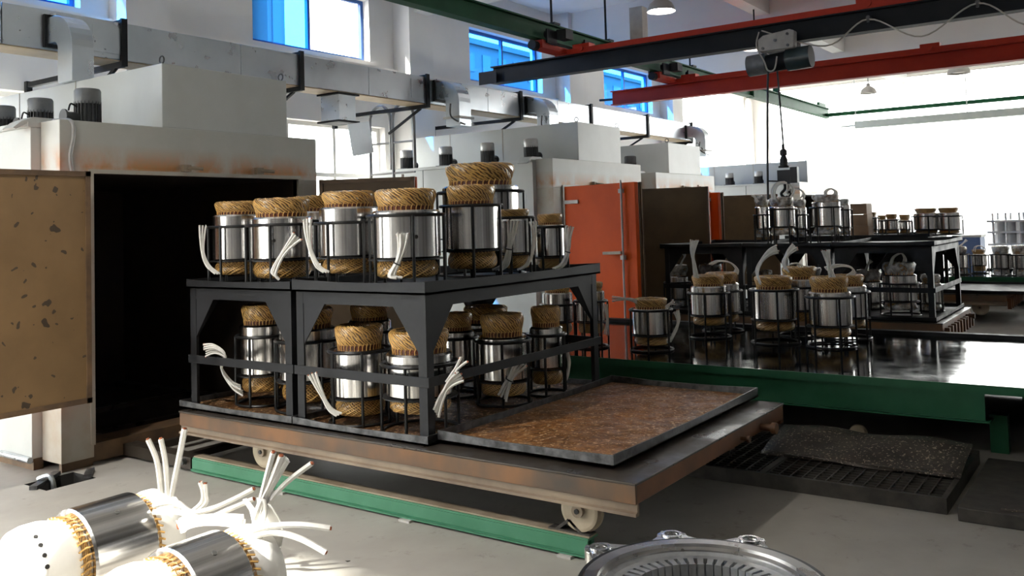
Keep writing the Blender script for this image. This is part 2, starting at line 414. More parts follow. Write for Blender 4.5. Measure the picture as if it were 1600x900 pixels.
# far end wall, mostly glazed
FH = [(-6.6, 9.4, .05, 5.5)]
wall_far = holed('wall_far', 'Y', XF, .28, YR, YW+.28, 0, ZC, FH, 'wall_paint')
for h in FH: window('Y', XF+.14, *h, 'frame_white', 'glass_clear', 1, (), .05)
# wall behind the camera and wall on the right (both out of view)
NH = [(6.2, 9.4, .3, 3.1), (5.3, 6.75, 3.55, 4.75)]  # unseen openings, placed so sun and sky reach the left side
wall_near = holed('wall_near', 'Y', XN-.28, .28, YR, YW+.28, 0, ZC, NH, 'wall_grey')
for h in NH: window('Y', XN-.14, *h, 'frame_white', 'glass_clear', 2, (), .05)
RH = [(a, a+.9, 4.3, 5.1) for a in (.5, 3.9, 7.2, 10.5, 13.8, 17.1, 20.4)]
wall_right = holed('wall_right', 'X', YR-.28, .28, XN-.28, XF+.28, 0, ZC, RH, 'wall_grey')
for h in RH: window('X', YR-.14, *h, 'frame_white', 'glass_clear', 2, (), .05)
ceiling = struct('ceiling', MB().box(XN-.28, YR-.28, ZC, XF+.28, YW+.28, ZC+.15), 'ceiling_paint')
for a, b_ in CX: MB().box(a+.12, YR, 5.08, b_-.12, 9.45, ZC).build('cross_beam', 'ceiling_paint', ceiling)
for y in (5.45, .2, -3.4): MB().box(XN, y-.13, 5.25, XF, y+.13, ZC).build('long_beam', 'ceiling_paint', ceiling)

# neighbouring buildings outside the high windows
def building(x0, x1, y0, y1, h, label, matn='facade', rows=4, cols=4):
    r = thing('building', ((x0+x1)/2, (y0+y1)/2, 0), label, 'building')
    MB().box(x0, y0, 0, x1, y1, h).build('facade', matn, r)
    MB().box(x0-.2, y0-.2, h, x1+.2, y1+.2, h+.3).build('roof_slab', matn, r)
    cw = (x1-x0)/cols; rh = h/rows
    for i in range(cols):
        for j in range(rows):
            MB().box(x0+cw*(i+.25), y0-.06, rh*(j+.35), x0+cw*(i+.75), y0+.02, rh*(j+.8)).build('building_window', 'facade_window', r)
noisy('facade_dark', (.15,.155,.16), (.13,.135,.14), .3, .8); noisy('facade_pale', (.50,.51,.52), (.44,.45,.46), .3, .8)
xa = at(418, 40, Y=26).x; xb = at(445, 40, Y=26).x
building(xa-6, xa-.5, 26.5, 32, 14, 'pale tower block seen through the left high window', 'facade_pale', 6, 3)
building(xa, xb, 26, 31, 14.5, 'narrow dark stair tower seen through the left high window', 'facade_dark', 1, 1)
building(at(720, 80, Y=30).x, at(860, 80, Y=30).x, 30, 38, at(790, 82, Y=30).z, 'office block seen through the middle high window', 'facade_dark', 5, 6)
building(at(930, 130, Y=40).x, at(1030, 130, Y=40).x, 40, 50, at(985, 128, Y=40).z, 'low block seen through the right high window', 'facade_dark', 4, 5)

# ================================================================== OVENS
def fan_motor(root, x, y, z, r=.095, h=.30, cap='motor_cap', turn=0):
    mb = MB(); mb.box(x-r*1.1, y-r*1.1, z, x+r*1.1, y+r*1.1, z+.025)
    mb.lathe([(0,z+.02), (r*.86,z+.02), (r*.86,z+h*.62), (0,z+h*.62)], (x,y,0), 28)
    mo = mb.build('fan_motor', 'motor_grey', root)
    fn = MB()
    for k in range(22):
        a = 2*math.pi*k/22; c_, s_ = math.cos(a), math.sin(a)
        fn.obox((x+c_*r*.93, y+s_*r*.93, z+.02+h*.31), (r*.2, r*.07, h*.56), Matrix.Rotation(a, 3, 'Z'))
    o = fn.build('cooling_fins', 'motor_grey', mo); o['kind'] = 'stuff'
    MB().lathe([(0,h*.60), (r*.99,h*.60), (r*1.02,h*.64), (r*1.02,h*.93), (r*.93,h*.985), (r*.7,h), (0,h)], (x,y,z), 28).build('fan_cowl', cap, mo)
    sx = -1 if turn == 0 else 1
    tb = MB(); tb.cyl((x+sx*r*.8, y, z+h*.24), (x+sx*r*1.9, y, z+h*.24), r*.42, 16); tb.cyl((x+sx*r*1.9, y, z+h*.24), (x+sx*r*2.05, y, z+h*.24), r*.6, 16)
    tb.build('terminal_box', 'motor_grey', mo)
    MB().tube(curve([(x+sx*r*1.6, y, z+h*.4), (x+sx*r*1.4, y, z+h*.58), (x+sx*r*.9, y, z+h*.5)], 5), r*.07, 6).build('cable_loop', 'cable_black', mo)

def hatch_door(root, hinge, direction, width, z0, z1, th, outer, inner, side, latch=True):
    """door leaf: hinge (x,y), direction unit vector along its width; side=+1 puts the inner face on the left of direction"""
    hx, hy = hinge; d = Vector((direction[0], direction[1], 0)).normalized(); n = Vector((-d.y, d.x, 0))*side
    Mx = Matrix((d, n, Vector((0,0,1)))).transposed()
    c = Vector((hx, hy, 0)) + d*(width/2)
    leaf = MB(); leaf.obox(c + Vector((0,0,(z0+z1)/2)) - n*th*.25, (width, th*.5, z1-z0), Mx)
    dr = leaf.build('door', outer, root, .006)
    MB().obox(c + Vector((0,0,(z0+z1)/2)) + n*th*.25, (width-.03, th*.5, z1-z0-.03), Mx).build('inner_plate', inner, dr, .004)
    rim = MB()
    for q, sz in (((width/2-.02, 0), (.035, z1-z0)), ((-width/2+.02, 0), (.035, z1-z0)), ((0, (z1-z0)/2-.02), (width, .035)), ((0, -(z1-z0)/2+.02), (width, .035))):
        rim.obox(c + d*q[0] + n*th*.52 + Vector((0,0,(z0+z1)/2+q[1])), (sz[0], .02, sz[1]), Mx)
    rim.build('seal_strip', 'door_edge', dr)
    for hz in (z0+.2, z1-.2):
        hb = MB(); hb.cyl((hx, hy, hz-.07), (hx, hy, hz+.07), .022, 10)
        hb.obox(Vector((hx, hy, hz)) + d*.13 - n*(th*.5+.012), (.26, .014, .045), Mx)
        hb.build('hinge', 'hoist_grey', dr)
    if latch:
        lb = MB(); p = Vector((hx, hy, 0)) + d*(width*.84) - n*(th*.5+.03)
        lb.cyl(p+Vector((0,0,z0+.02)), p+Vector((0,0,z1+.03)), .013, 10); lb.build('latch_rod', 'hoist_grey', dr)
        hb = MB(); hb.bar(p+Vector((0,0,1.26))-n*.03, p-d*.30+Vector((0,0,1.25))-n*.03, .03, .035); hb.build('door_handle', 'flange_tan', dr)
        for hz in (z0+.1, 1.2, z1-.1):
            MB().obox(p+Vector((0,0,hz)), (.05, .05, .05), Mx).build('rod_guide', 'hoist_grey', dr)

def oven(x0, x1, yf, yb, h, label, bx, box_h, motors, mcap, ox=(.24, .235), oz=(.15, 2.10), doors=None, pins=True, mturn=1, mdx=.20):
    r = thing('curing_oven', ((x0+x1)/2, yf, 0), label, 'oven')
    xo0, xo1 = x0+ox[0], x1-ox[1]; fd = .26
    # front frame
    MB().box(x0, yf, oz[1], x1, yf+fd, h).build('header', 'oven_header', r, .004)
    MB().box(x0, yf, .06, xo0, yf+fd, oz[1]).build('jamb', 'jamb_paint', r, .004)
    MB().box(xo1, yf, .06, x1, yf+fd, oz[1]).build('jamb', 'jamb_paint', r, .004)
    MB().box(xo0, yf+.02, .02, xo1, yf+fd, oz[0]).build('sill', 'door_edge', r)
    st_ = MB()
    for q in ((xo0-.03, yf-.02, oz[0], xo0, yf+.05, oz[1]+.03), (xo1, yf-.02, oz[0], xo1+.03, yf+.05, oz[1]+.03), (xo0, yf-.02, oz[1], xo1, yf+.05, oz[1]+.03)): st_.box(*q)
    st_.build('opening_trim', 'jamb_paint', r)
    # body: side panels set a little outwards behind the front frame
    n = 3; L_ = (yb-yf-fd)/n; o_ = .07
    for xs in (0, 1):
        for k in range(n):
            ya, yb_ = yf+fd+L_*k+.004, yf+fd+L_*(k+1)-.004
            if xs == 0: MB().box(x0-o_, ya, .08, x0+.04, yb_, h-.04).build('side_panel', 'oven_paint', r, .004)
            else: MB().box(x1-.04, ya, .08, x1+.02, yb_, h-.04).build('side_panel', 'oven_paint', r, .004)
    MB().box(x0-o_-.02, yf+fd, h-.04, x1+.03, yb, h).build('roof_panel', 'oven_paint', r, .004)
    MB().box(x0, yb-.06, .08, x1, yb, h-.04).build('rear_panel', 'oven_paint', r)
    # the sheet cap over the panel corner
    cp = MB(); a = .0
    pts = [(x0-o_-.12, 0, h-.05), (x0-o_-.06, 0, h+.0), (x0-o_+.02, 0, h+.035), (x0+.15, 0, h+.035), (x0+.19, 0, h+.01), (x0+.19, 0, h), (x0-o_, 0, h), (x0-o_-.10, 0, h-.06)]
    cp.prism([(p[0], yf+fd+.01, p[2]) for p in pts], (0, .16, 0)); cp.build('corner_cap', 'oven_paint', r)
    # base skirt
    for q in ((x0+.01, yf+.015, 0, xo0, yf+.05, .06), (xo1, yf+.015, 0, x1-.01, yf+.05, .06), (x0-o_+.01, yf+fd, 0, x0+.01, yb, .08), (x1-.01, yf+fd, 0, x1, yb, .08)):
        MB().box(*q).build('base_skirt', 'door_edge', r)
    tr = MB(); tr.cyl((x0-o_-.015, yf+fd, .075), (x0-o_-.015, yb, .075), .022, 10); tr.build('floor_pipe', 'galvanized', r)
    # lining of the chamber
    ln = MB(); t2 = .015
    ln.box(xo0-t2, yf+fd, .02, xo0, yb-.3, oz[1]); ln.box(xo1, yf+fd, .02, xo1+t2, yb-.3, oz[1]); ln.box(xo0, yb-.32, .02, xo1, yb-.3, oz[1])
    ln.box(xo0, yf+fd, oz[1], xo1, yb-.3, oz[1]+t2); ln.box(xo0, yf+fd, .02, xo1, yb-.3, .05)
    ln.box(xo0-.002, yf+.05, oz[0], xo0+.004, yf+fd, oz[1]); ln.box(xo1-.004, yf+.05, oz[0], xo1+.002, yf+fd, oz[1]); ln.box(xo0, yf+.05, oz[1]-.004, xo1, yf+fd, oz[1]+.002)
    ln.build('chamber_lining', 'oven_lining', r)
    for yy in (yf+.7, yf+1.3, yf+1.9):
        for zz in (.32, .62): MB().bar((xo0+.02, yy-.25, zz), (xo0+.02, yy+.25, zz), .03, .04).build('shelf_runner', 'oven_lining', r)
    # casing on the roof
    cb = MB().box(bx[0], yf+.02, h, bx[1], yb-.15, h+box_h).build('fan_casing', 'oven_paint', r, .006)
    for k in range(1, 3):
        yy = yf+.02 + (yb-yf-.17)*(k/3+.1)
        MB().box(bx[0]-.004, yy-.006, h, bx[0]+.01, yy+.006, h+box_h).build('casing_seam', 'jamb_paint', cb)
    for q in ((bx[0]+.02, yf+.05), (bx[1]-.04, yf+.05)):
        e = MB(); e.tube([(q[0], q[1]+.03*math.cos(2*math.pi*k/14), h+box_h+.032+.03*math.sin(2*math.pi*k/14)) for k in range(14)], .006, 6, True); e.build('lifting_eye', 'lip_steel', cb)
    for y in motors: fan_motor(r, x0+mdx, y, h, cap=mcap, turn=mturn)
    if pins:
        for f_ in (.42, .72):
            xp = x0+(x1-x0)*f_; p = MB(); p.box(xp-.035, yf-.04, 2.135, xp+.035, yf+.01, 2.19); p.cyl((xp, yf-.04, 2.165), (xp+.10, yf-.10, 2.155), .014, 8)
            p.build('latch_pin', 'flange_tan', r)
    if doors: doors(r)
    return r
YO = 6.257
def d1(r):
    hatch_door(r, (3.44, 6.10), (-1, .0), .985, .49, 2.10, .10, 'orange_paint', 'door_inner', 1, latch=False)
    p, q = Vector((5.76, 6.22, 0)), at(650, 276, Z=2.1); d = Vector((q.x-p.x, q.y-p.y, 0))
    hatch_door(r, (p.x, p.y), (d.x, d.y), d.length, .49, 2.10, .10, 'orange_paint', 'door_inner_dark', -1)
def d2(r):
    p, q = at(887, 292, Z=2.1), at(998, 284, Z=2.1); d = Vector((q.x-p.x, q.y-p.y, 0))
    hatch_door(r, (p.x, p.y), (d.x, d.y), 1.22, .30, 2.10, .12, 'orange_paint', 'door_inner_dark', 1)
    p = Vector((12.0, 6.10, 0)); q = at(1112, 291, Z=2.1); d = Vector((q.x-p.x, q.y-p.y, 0)); d = Vector((.30, -1, 0)).normalized()
    hatch_door(r, (p.x-.02, p.y), (d.x, d.y), .98, .45, 2.10, .12, 'orange_paint', 'door_inner_dark', -1)
def d3(r):
    hatch_door(r, (13.05, 6.10), (-.35, -1), .98, .45, 2.02, .12, 'orange_paint', 'door_inner_dark', 1)
    hatch_door(r, (14.95, 6.10), (.35, -1), .98, .45, 2.02, .12, 'orange_paint', 'door_inner_dark', -1)
ov1 = oven(3.335, 5.742, YO, 9.35, 2.48, 'pale grey walk-in oven at left with rusty header and empty dark chamber', (4.165, 5.42), .51, (6.63, 7.34, 7.96), 'motor_cap', doors=d1, mturn=0, mdx=.42)
oven(9.80, 12.29, YO, 9.35, 2.48, 'pale grey oven with orange door ajar behind the front rack', (10.5, 11.71), .53, (6.72, 7.45, 8.2, 8.95), 'motor_cap_light', doors=d2)
oven(12.80, 15.13, YO, 9.35, 2.385, 'grey oven third from the left, behind the hanging brown door', (13.33, 14.6), .50, (6.8, 7.6), 'motor_grey', doors=d3)
oven(19.95, 23.0, YO, 9.35, 2.385, 'far whitish oven under the hoist hook', (20.62, 21.75), .50, (6.6, 7.3, 8.0, 8.8), 'motor_cap_light', pins=False, mdx=.32)
MB().tube(curve([(3.40, YO+.20, 2.49), (3.415, YO-.01, 2.47), (3.425, YO-.02, 2.36), (3.40, YO-.02, 2.22), (3.415, YO-.02, 2.10)]), .014, 8).build('conduit', 'tube_white', ov1)
# ================================================================== DUCT WORK
DY0, DY1, DZ0, DZ1 = 7.95, 8.32, 3.32, 3.68
duct = thing('ventilation_duct', (10, 8.13, 3.32), 'long galvanized duct running along the wall above the ovens', 'duct')
SX = [2.62, 4.86, 7.08, 9.325, 11.57, 13.77, 15.98, 18.07]
for i in range(len(SX)-1):
    a, b_ = SX[i], SX[i+1]; mid = (a+b_)/2 if i % 2 == 0 else a+(b_-a)*.62
    for q0, q1 in ((a, mid-.004), (mid+.004, b_)):
        MB().box(q0, DY0, DZ0, q1, DY1, DZ1).build('duct_section', 'galvanized', duct, .004)
    MB().box(a, DY0+.015, DZ0-.012, b_, DY1-.015, DZ0-.001).build('underside_board', 'duct_board', duct)
for x in SX[1:]:
    s_ = MB(); s_.box(x-.03, DY0-.03, DZ0-.06, x+.03, DY0, DZ1+.04); s_.box(x-.025, DY0, DZ0-.065, x+.025, DY1+1.4, DZ0-.013)
    s_.box(x-.03, DY0-.0, DZ1, x+.03, DY1+.05, DZ1+.03); s_.bar((x, DY0+.12, DZ0-.06), (x, DY1+.35, DZ0-.36), .03, .03)
    s_.box(x-.03, DY1+1.40, DZ0-.2, x+.03, DY1+1.46, DZ0+.0)
    s_.build('wall_bracket', 'black_steel', duct)
for q in ((4.55, .28, .20), (9.0, .24, .14)):
    MB().box(q[0], DY0-.008, DZ0+.05, q[0]+q[1], DY0, DZ0+.05+.25).build('inspection_cover', 'galvanized', duct)
# hanging stub with damper flap
MB().box(7.70, DY0+.02, 2.97, 7.98, DY0+.34, DZ0-.012).build('duct_stub', 'galvanized', duct, .004)
sf = MB(); sf.box(7.66, DY0-.01, DZ0-.035, 8.02, DY0+.37, DZ0-.012); sf.box(7.66, DY0-.01, 2.945, 8.02, DY0+.37, 2.97); sf.build('stub_flange', 'black_steel', duct)
MB().bar((7.98, DY0-.02, 2.95), (8.05, DY0-.03, 2.56), .02, .36, (1, 0, .1)).build('damper_flap', 'galvanized', duct)
def elbow(x, w_, ztop, y_out, zb, collar=True):
    """rectangular bend leaving the duct front and dropping onto a casing"""
    ro = .30; wd = .26; r0 = ro-wd+.10
    pts_o, pts_i = [], []
    yo = DY0-y_out
    for k in range(9):
        a = math.pi/2*k/8
        pts_o.append((yo+.0 - 0 + (1-math.sin(a))*0 - (math.sin(a)*ro) + ro*0, ztop-ro+math.cos(a)*ro))
    # outer arc from (yo, ztop) to (yo-ro, ztop-ro); inner arc concentric
    ri = ro-.26*.9
    for k in range(9):
        a = math.pi/2*k/8; pts_i.append((yo-math.sin(a)*ri, ztop-ro+math.cos(a)*ri))
    poly = [(DY0, ztop)] + pts_o + [(yo-ro, zb)] + [(yo-ri, zb)] + pts_i[::-1] + [(DY0, ztop-ro+ri)]
    MB().prism([(x-w_/2, p[0], p[1]) for p in poly], (w_, 0, 0)).build('duct_elbow', 'galvanized', duct, .003)
    MB().box(x-w_/2-.025, DY0-.035, ztop-ro+ri-.03, x+w_/2+.025, DY0-.001, ztop+.03).build('elbow_flange', 'black_steel', duct)
    if collar:
        MB().box(x-w_/2-.03, yo-ro-.03, zb+.10, x+w_/2+.03, yo-ri+.03, zb+.13).build('elbow_collar', 'hoist_grey', duct)
        dl = MB(); dl.tube(curve([(x-w_/2-.06, yo-ro+.1, zb+.30), (x-w_/2-.05, yo-ro+.1, zb+.12), (x-w_/2+.06, yo-ro-.05, zb+.01)]), .012, 6); dl.build('damper_lever', 'lip_steel', duct)
elbow(4.215, .20, 3.60, .14, 2.99, False)
elbow(9.60, .26, 3.62, .14, 2.99)
elbow(11.85, .26, 3.62, .14, 3.01)
elbow(17.9, .26, 3.60, .14, 2.95)
# wall ladder beside the second oven
lad = thing('ladder', (9.35, 8.5, 0), 'white tubular ladder with two hooped rails at the second oven', 'ladder')
for yc in (8.86, 8.42):
    pts = [(9.35, yc+.2, .02)] + [(9.35, yc+.2, z) for z in (1., 2., 3.1)] + [(9.35, yc+.2*math.cos(a), 3.15+.22*math.sin(a)) for a in [math.pi*k/10 for k in range(1, 10)]] + [(9.35, yc-.2, z) for z in (3.1, 2.5, 2.45)]
    MB().tube(pts, .022, 8).build('ladder_rail', 'tube_white', lad)
for z in (.4, .8, 1.2, 1.6, 2.0, 2.4, 2.83): MB().cyl((9.35, 9.06, z), (9.35, 8.22, z), .015, 8).build('rung', 'tube_white', lad)

# ================================================================== CRANES
GZ = 3.83
rw = thing('runway_beam', (12, 6.95, 4.25), 'dark green overhead runway beam carrying both cranes', 'beam')
RX0, RX1 = 2.0, 24.9; RY = 6.95
g = MB(); g.box(RX0, RY-.08, 4.25, RX1, RY+.08, 4.268); g.box(RX0, RY-.012, 4.268, RX1, RY+.012, 4.49); g.box(RX0, RY-.08, 4.49, RX1, RY+.08, 4.51); g.build('i_beam', 'runway_green', rw)
for x in (6.1, 20.72):
    h_ = MB(); h_.box(x-.05, RY-.06, 4.51, x+.05, RY+.06, 5.92 if x not in (10.98, 15.85, 20.72) else 5.08); h_.build('hanger', 'runway_green', rw)
    MB().box(x-.10, RY-.10, 4.51, x+.10, RY+.10, 4.535).build('hanger_plate', 'black_steel', rw)
for x in (8.9, 10.98, 12.6, 15.85):
    MB().cyl((x, RY, 4.51), (x, RY, 5.08 if x in (10.98, 15.85) else ZC), .018, 8).build('hanger_rod', 'cage_black', rw)
    MB().box(x-.08, RY-.10, 4.51, x+.08, RY+.10, 4.54).build('hanger_plate', 'cage_black', rw)
for x in (7.4, 12.6, 17.4, 19.0): MB().box(x-.012, RY-.09, 4.24, x+.012, RY+.09, 4.52).build('splice_plate', 'runway_green', rw)
end = MB(); end.box(24.6, -4.0, 4.27, 24.72, RY, 4.36); end.build('end_tie_beam', 'runway_green', rw)
MB().box(24.3, RY+.05, 4.3, 24.9, RY+.12, 4.65).build('end_stop', 'runway_green', rw)
pb = thing('light_track_beam', (23.9, 2, 3.85), 'pale green-grey track beam hanging at the far bright end', 'beam')
MB().box(23.82, -4.5, 3.82, 23.98, 6.0, 4.0).build('track', 'pale_steel', pb)
for y in (5.98, 3.4, .5): MB().cyl((23.9, y, 4.0), (23.9, y, 5.92), .012, 6).build('suspension_rod', 'pale_steel', pb)
MB().bar((23.9, 6.0, 3.9), (23.9, 6.35, 3.9), .05, .04).build('buffer', 'pale_steel', pb)

def crane(x, yl, yr, beam, chan, label, zb):
    r = thing('overhead_crane', (x, 4, zb), label, 'crane')
    b_ = MB(); b_.box(x-.09, yr, zb, x+.09, yl, zb+.018); b_.box(x-.012, yr, zb+.018, x+.012, yl, zb+.25); b_.box(x-.09, yr, zb+.25, x+.09, yl, zb+.268); b_.build('girder', beam, r)
    c_ = MB(); c_.box(x-.095, yr, zb+.269, x+.07, yl-1.2, zb+.345); c_.build('top_channel', chan, r)
    et = MB(); et.box(x-.75, RY-.11, zb+.285, x+.75, RY+.11, zb+.36); et.box(x-.75, RY-.11, zb+.36, x-.6, RY+.11, zb+.40); et.build('end_truck', chan, r)
    for sx in (-.55, .5):
        for ya_ in (RY-.15, RY+.125): MB().box(x+sx-.13, ya_, zb+.36, x+sx+.13, ya_+.025, zb+.56).build('wheel_plate', 'girder_black', r)
        for dx in (-.07, .07): MB().cyl((x+sx+dx, RY-.125, zb+.49), (x+sx+dx, RY-.085, zb+.49), .055, 14).build('wheel', 'girder_black', r)
    MB().box(x-.42, RY-.30, zb+.44, x-.22, RY-.14, zb+.58).build('drive_box', 'girder_black', r)
    MB().cyl((x-.75, RY, zb+.32), (x-.86, RY, zb+.32), .07, 14).build('buffer', 'girder_black', r)
    MB().bar((x, yl, zb+.12), (x, yl+.28, zb+.13), .05, .04).build('end_buffer', 'girder_black', r)
    for y in (RY-.35, 2.6, -1.5):
        k = MB(); k.box(x-.10, y-.14, zb+.345, x+.07, y+.14, zb+.40); k.cyl((x-.12, y, zb+.33), (x-.09, y, zb+.33), .04, 12); k.build('clamp', chan, r)
    return r
XC1, XC2 = 11.3, 15.05
c1 = crane(XC1, 8.25, -5.0, 'girder_black', 'red_paint', 'nearer overhead crane with black girder under a red channel', GZ)
c2 = crane(XC2, 8.2, -5.0, 'red_paint', 'red_paint', 'farther overhead crane with all red girder', GZ)
MB().box(XC1-.10, at(778, 120, X=XC1).y-.04, GZ, XC1-.095, at(778, 120, X=XC1).y+.3, GZ+.2).build('end_plate', 'girder_black', c1)
# the upright post standing on the near crane
px_ = at(1002, 60, X=XC1+.15)
po = MB(); po.box(XC1+.0, px_.y-.10, GZ+.346, XC1+.16, px_.y+.10, at(1002, 12, X=XC1+.1).z); po.build('upright_post', 'hoist_grey', c1)
# festoon cable
pk = [at(u, v, X=XC1-.12) for u, v in ((1190, 48), (1290, 72), (1356, 30), (1440, 57), (1527, 5), (1600, 38), (1680, 40))]
MB().tube(curve(pk, 8), .010, 6).build('festoon_cable', 'cable_pale', c1)
for u, v in ((1356, 27), (1527, 3)):
    p = at(u, v, X=XC1-.12); k = MB(); k.cyl((p.x, p.y, p.z), (p.x+.1, p.y, p.z), .025, 10); k.box(p.x-.01, p.y-.015, p.z-.06, p.x+.01, p.y+.015, p.z); k.build('cable_clip', 'lip_steel', c1)
# hoist
hp = at(1222, 95, X=XC1); HX, HY = XC1, hp.y
ho = thing('electric_hoist', (HX, HY, 3.4), 'electric wire hoist with pale gearbox hanging from the black girder', 'hoist')
y0 = at(1170, 100, X=XC1-.1).y; y1 = at(1268, 90, X=XC1-.1).y; zc = at(1220, 95, X=XC1-.1).z
dr = MB(); dr.cyl((HX-.1, y0, zc-.02), (HX-.1, y0-.24, zc-.01), .135, 24); dr.build('drum_motor', 'motor_cap', ho)
dr = MB(); dr.cyl((HX-.1, y0-.25, zc-.02), (HX-.1, y1+.30, zc), .115, 24); dr.build('rope_drum', 'girder_black', ho)
dr = MB(); dr.cyl((HX-.1, y1+.30, zc), (HX-.1, y1, zc+.01), .14, 24); dr.build('brake_housing', 'hoist_blue', ho)
ga, gb = at(1186, 82, X=XC1-.22), at(1240, 45, X=XC1-.22)
gx = MB(); ym, zm = (ga.y+gb.y)/2, (ga.z+gb.z)/2; hw, hh = abs(ga.y-gb.y)/2, abs(gb.z-ga.z)/2
gx.prism([(HX-.26, ym+hw, zm-hh), (HX-.26, ym-hw, zm-hh), (HX-.26, ym-hw*1.05, zm+hh*.8), (HX-.26, ym-hw*.8, zm+hh), (HX-.26, ym+hw*.7, zm+hh*.7), (HX-.26, ym+hw, zm+hh*.3)], (.14, 0, 0)); gbx = gx.build('gearbox', 'hoist_grey', ho, .012)
for q in ((0, .0), (.7, -.7), (-.7, -.7), (-.7, .5)): MB().cyl((HX-.275, ym+q[0]*hw, zm+q[1]*hh), (HX-.255, ym+q[0]*hw, zm+q[1]*hh), .018, 10).build('bolt', 'lip_steel', gbx)
MB().box(HX-.12, ym-.2, zm-.1, HX+.12, ym+.2, GZ+.02).build('trolley_plate', 'girder_black', ho)
MB().tube(curve([at(u, v, X=XC1-.26) for u, v in ((1186, 50), (1182, 72), (1194, 96), (1200, 110), (1210, 108), (1214, 88))]), .010, 6).build('jumper_cable', 'cable_pale', ho)
hk = at(1225, 262, X=XC1)
MB().tube(curve([(HX-.08, at(1218, 118, X=XC1).y, zc-.1), at(1221, 190, X=XC1), at(1225, 240, X=XC1)]), .012, 6).build('hoist_rope', 'cable_black', ho)
hb = MB(); hb.lathe([(0,.30), (.02,.30), (.02,.24), (.045,.22), (.045,.16), (.03,.15), (.05,.10), (.05,.03), (.07,.02), (.07,-.0), (0,-.0)], hk, 14)
hbo = hb.build('hook_block', 'cable_black', ho)
k = MB(); k.obox(hk+Vector((0,0,-.12)), (.07, .16, .18)); k.obox(hk+Vector((0,-.13,-.1)), (.08, .09, .2)); k.bar(hk+Vector((0,.08,-.17)), hk+Vector((0,.20,-.16)), .03, .02); k.build('swivel_housing', 'cable_black', hbo)
k = MB(); k.tube(curve([hk+Vector((0,0,-.2)), hk+Vector((0,0,-.27)), hk+Vector((0,.05,-.33)), hk+Vector((0,.0,-.38)), hk+Vector((0,-.06,-.34)), hk+Vector((0,-.055,-.3))]), .018, 8); k.build('hook', 'cable_black', hbo)
MB().tube([at(1200, 112, X=XC1-.1), at(1199, 180, X=XC1-.1), at(1199, 240, X=XC1-.1), at(1200, 312, X=XC1-.1)], .014, 6).build('pendant_cable', 'cable_black', ho)

# ================================================================== LAMPS
def lamp(p, r, label, lit, watts=60):
    t = thing('pendant_lamp', p, label, 'lamp', 'bell pendant lamps')
    x, y, z = p
    MB().lathe([(r, 0), (r*.97, r*.18), (r*.80, r*.55), (r*.45, r*.82), (r*.25, r*.95), (r*.22, r*1.25), (0, r*1.3)], p, 28).build('lamp_shade', 'shade_metal', t)
    MB().lathe([(0, r*.10), (r*.55, r*.13), (r*.8, r*.22), (r*.9, r*.3), (0, r*.32)], p, 24).build('bulb_glass', 'bulb' if lit else 'paper_white', t)
    if lit:
        ld = bpy.data.lights.new('lamp_light', 'SPOT'); ld.energy = watts; ld.color = (1, .96, .89); ld.spot_size = R_(126); ld.spot_blend = .9; ld.shadow_soft_size = r*.7
        lo = bpy.data.objects.new('lamp_light', ld); col.objects.link(lo); lo.parent = t; lo.location = (0, 0, -.02)
    MB().cyl((x, y, z+r*1.28), (x, y, ZC), .014, 6).build('suspension_rod', 'cable_black' if lit else 'tube_white', t)
lamp(tuple(at(1033, 18, Z=4.72)), .21, 'lit bell lamp at the top above the crane post', True)
lamp(tuple(at(1180, 77, Z=4.55)), .21, 'lit bell lamp peeking out left of the hoist', True)
lamp((.7, 4.5, 4.65), .21, 'added bell lamp, out of view, brightening the stators lying on the floor', True, 850)  # lamp added out of view to brighten the left floor
lamp(tuple(at(1357, 146, Z=4.65)), .20, 'unlit bell lamp hanging just under the red girder middle', False)
lamp(tuple(at(1498, 115, Z=4.65)), .24, 'unlit bell lamp partly hidden by the red girder at right', False)
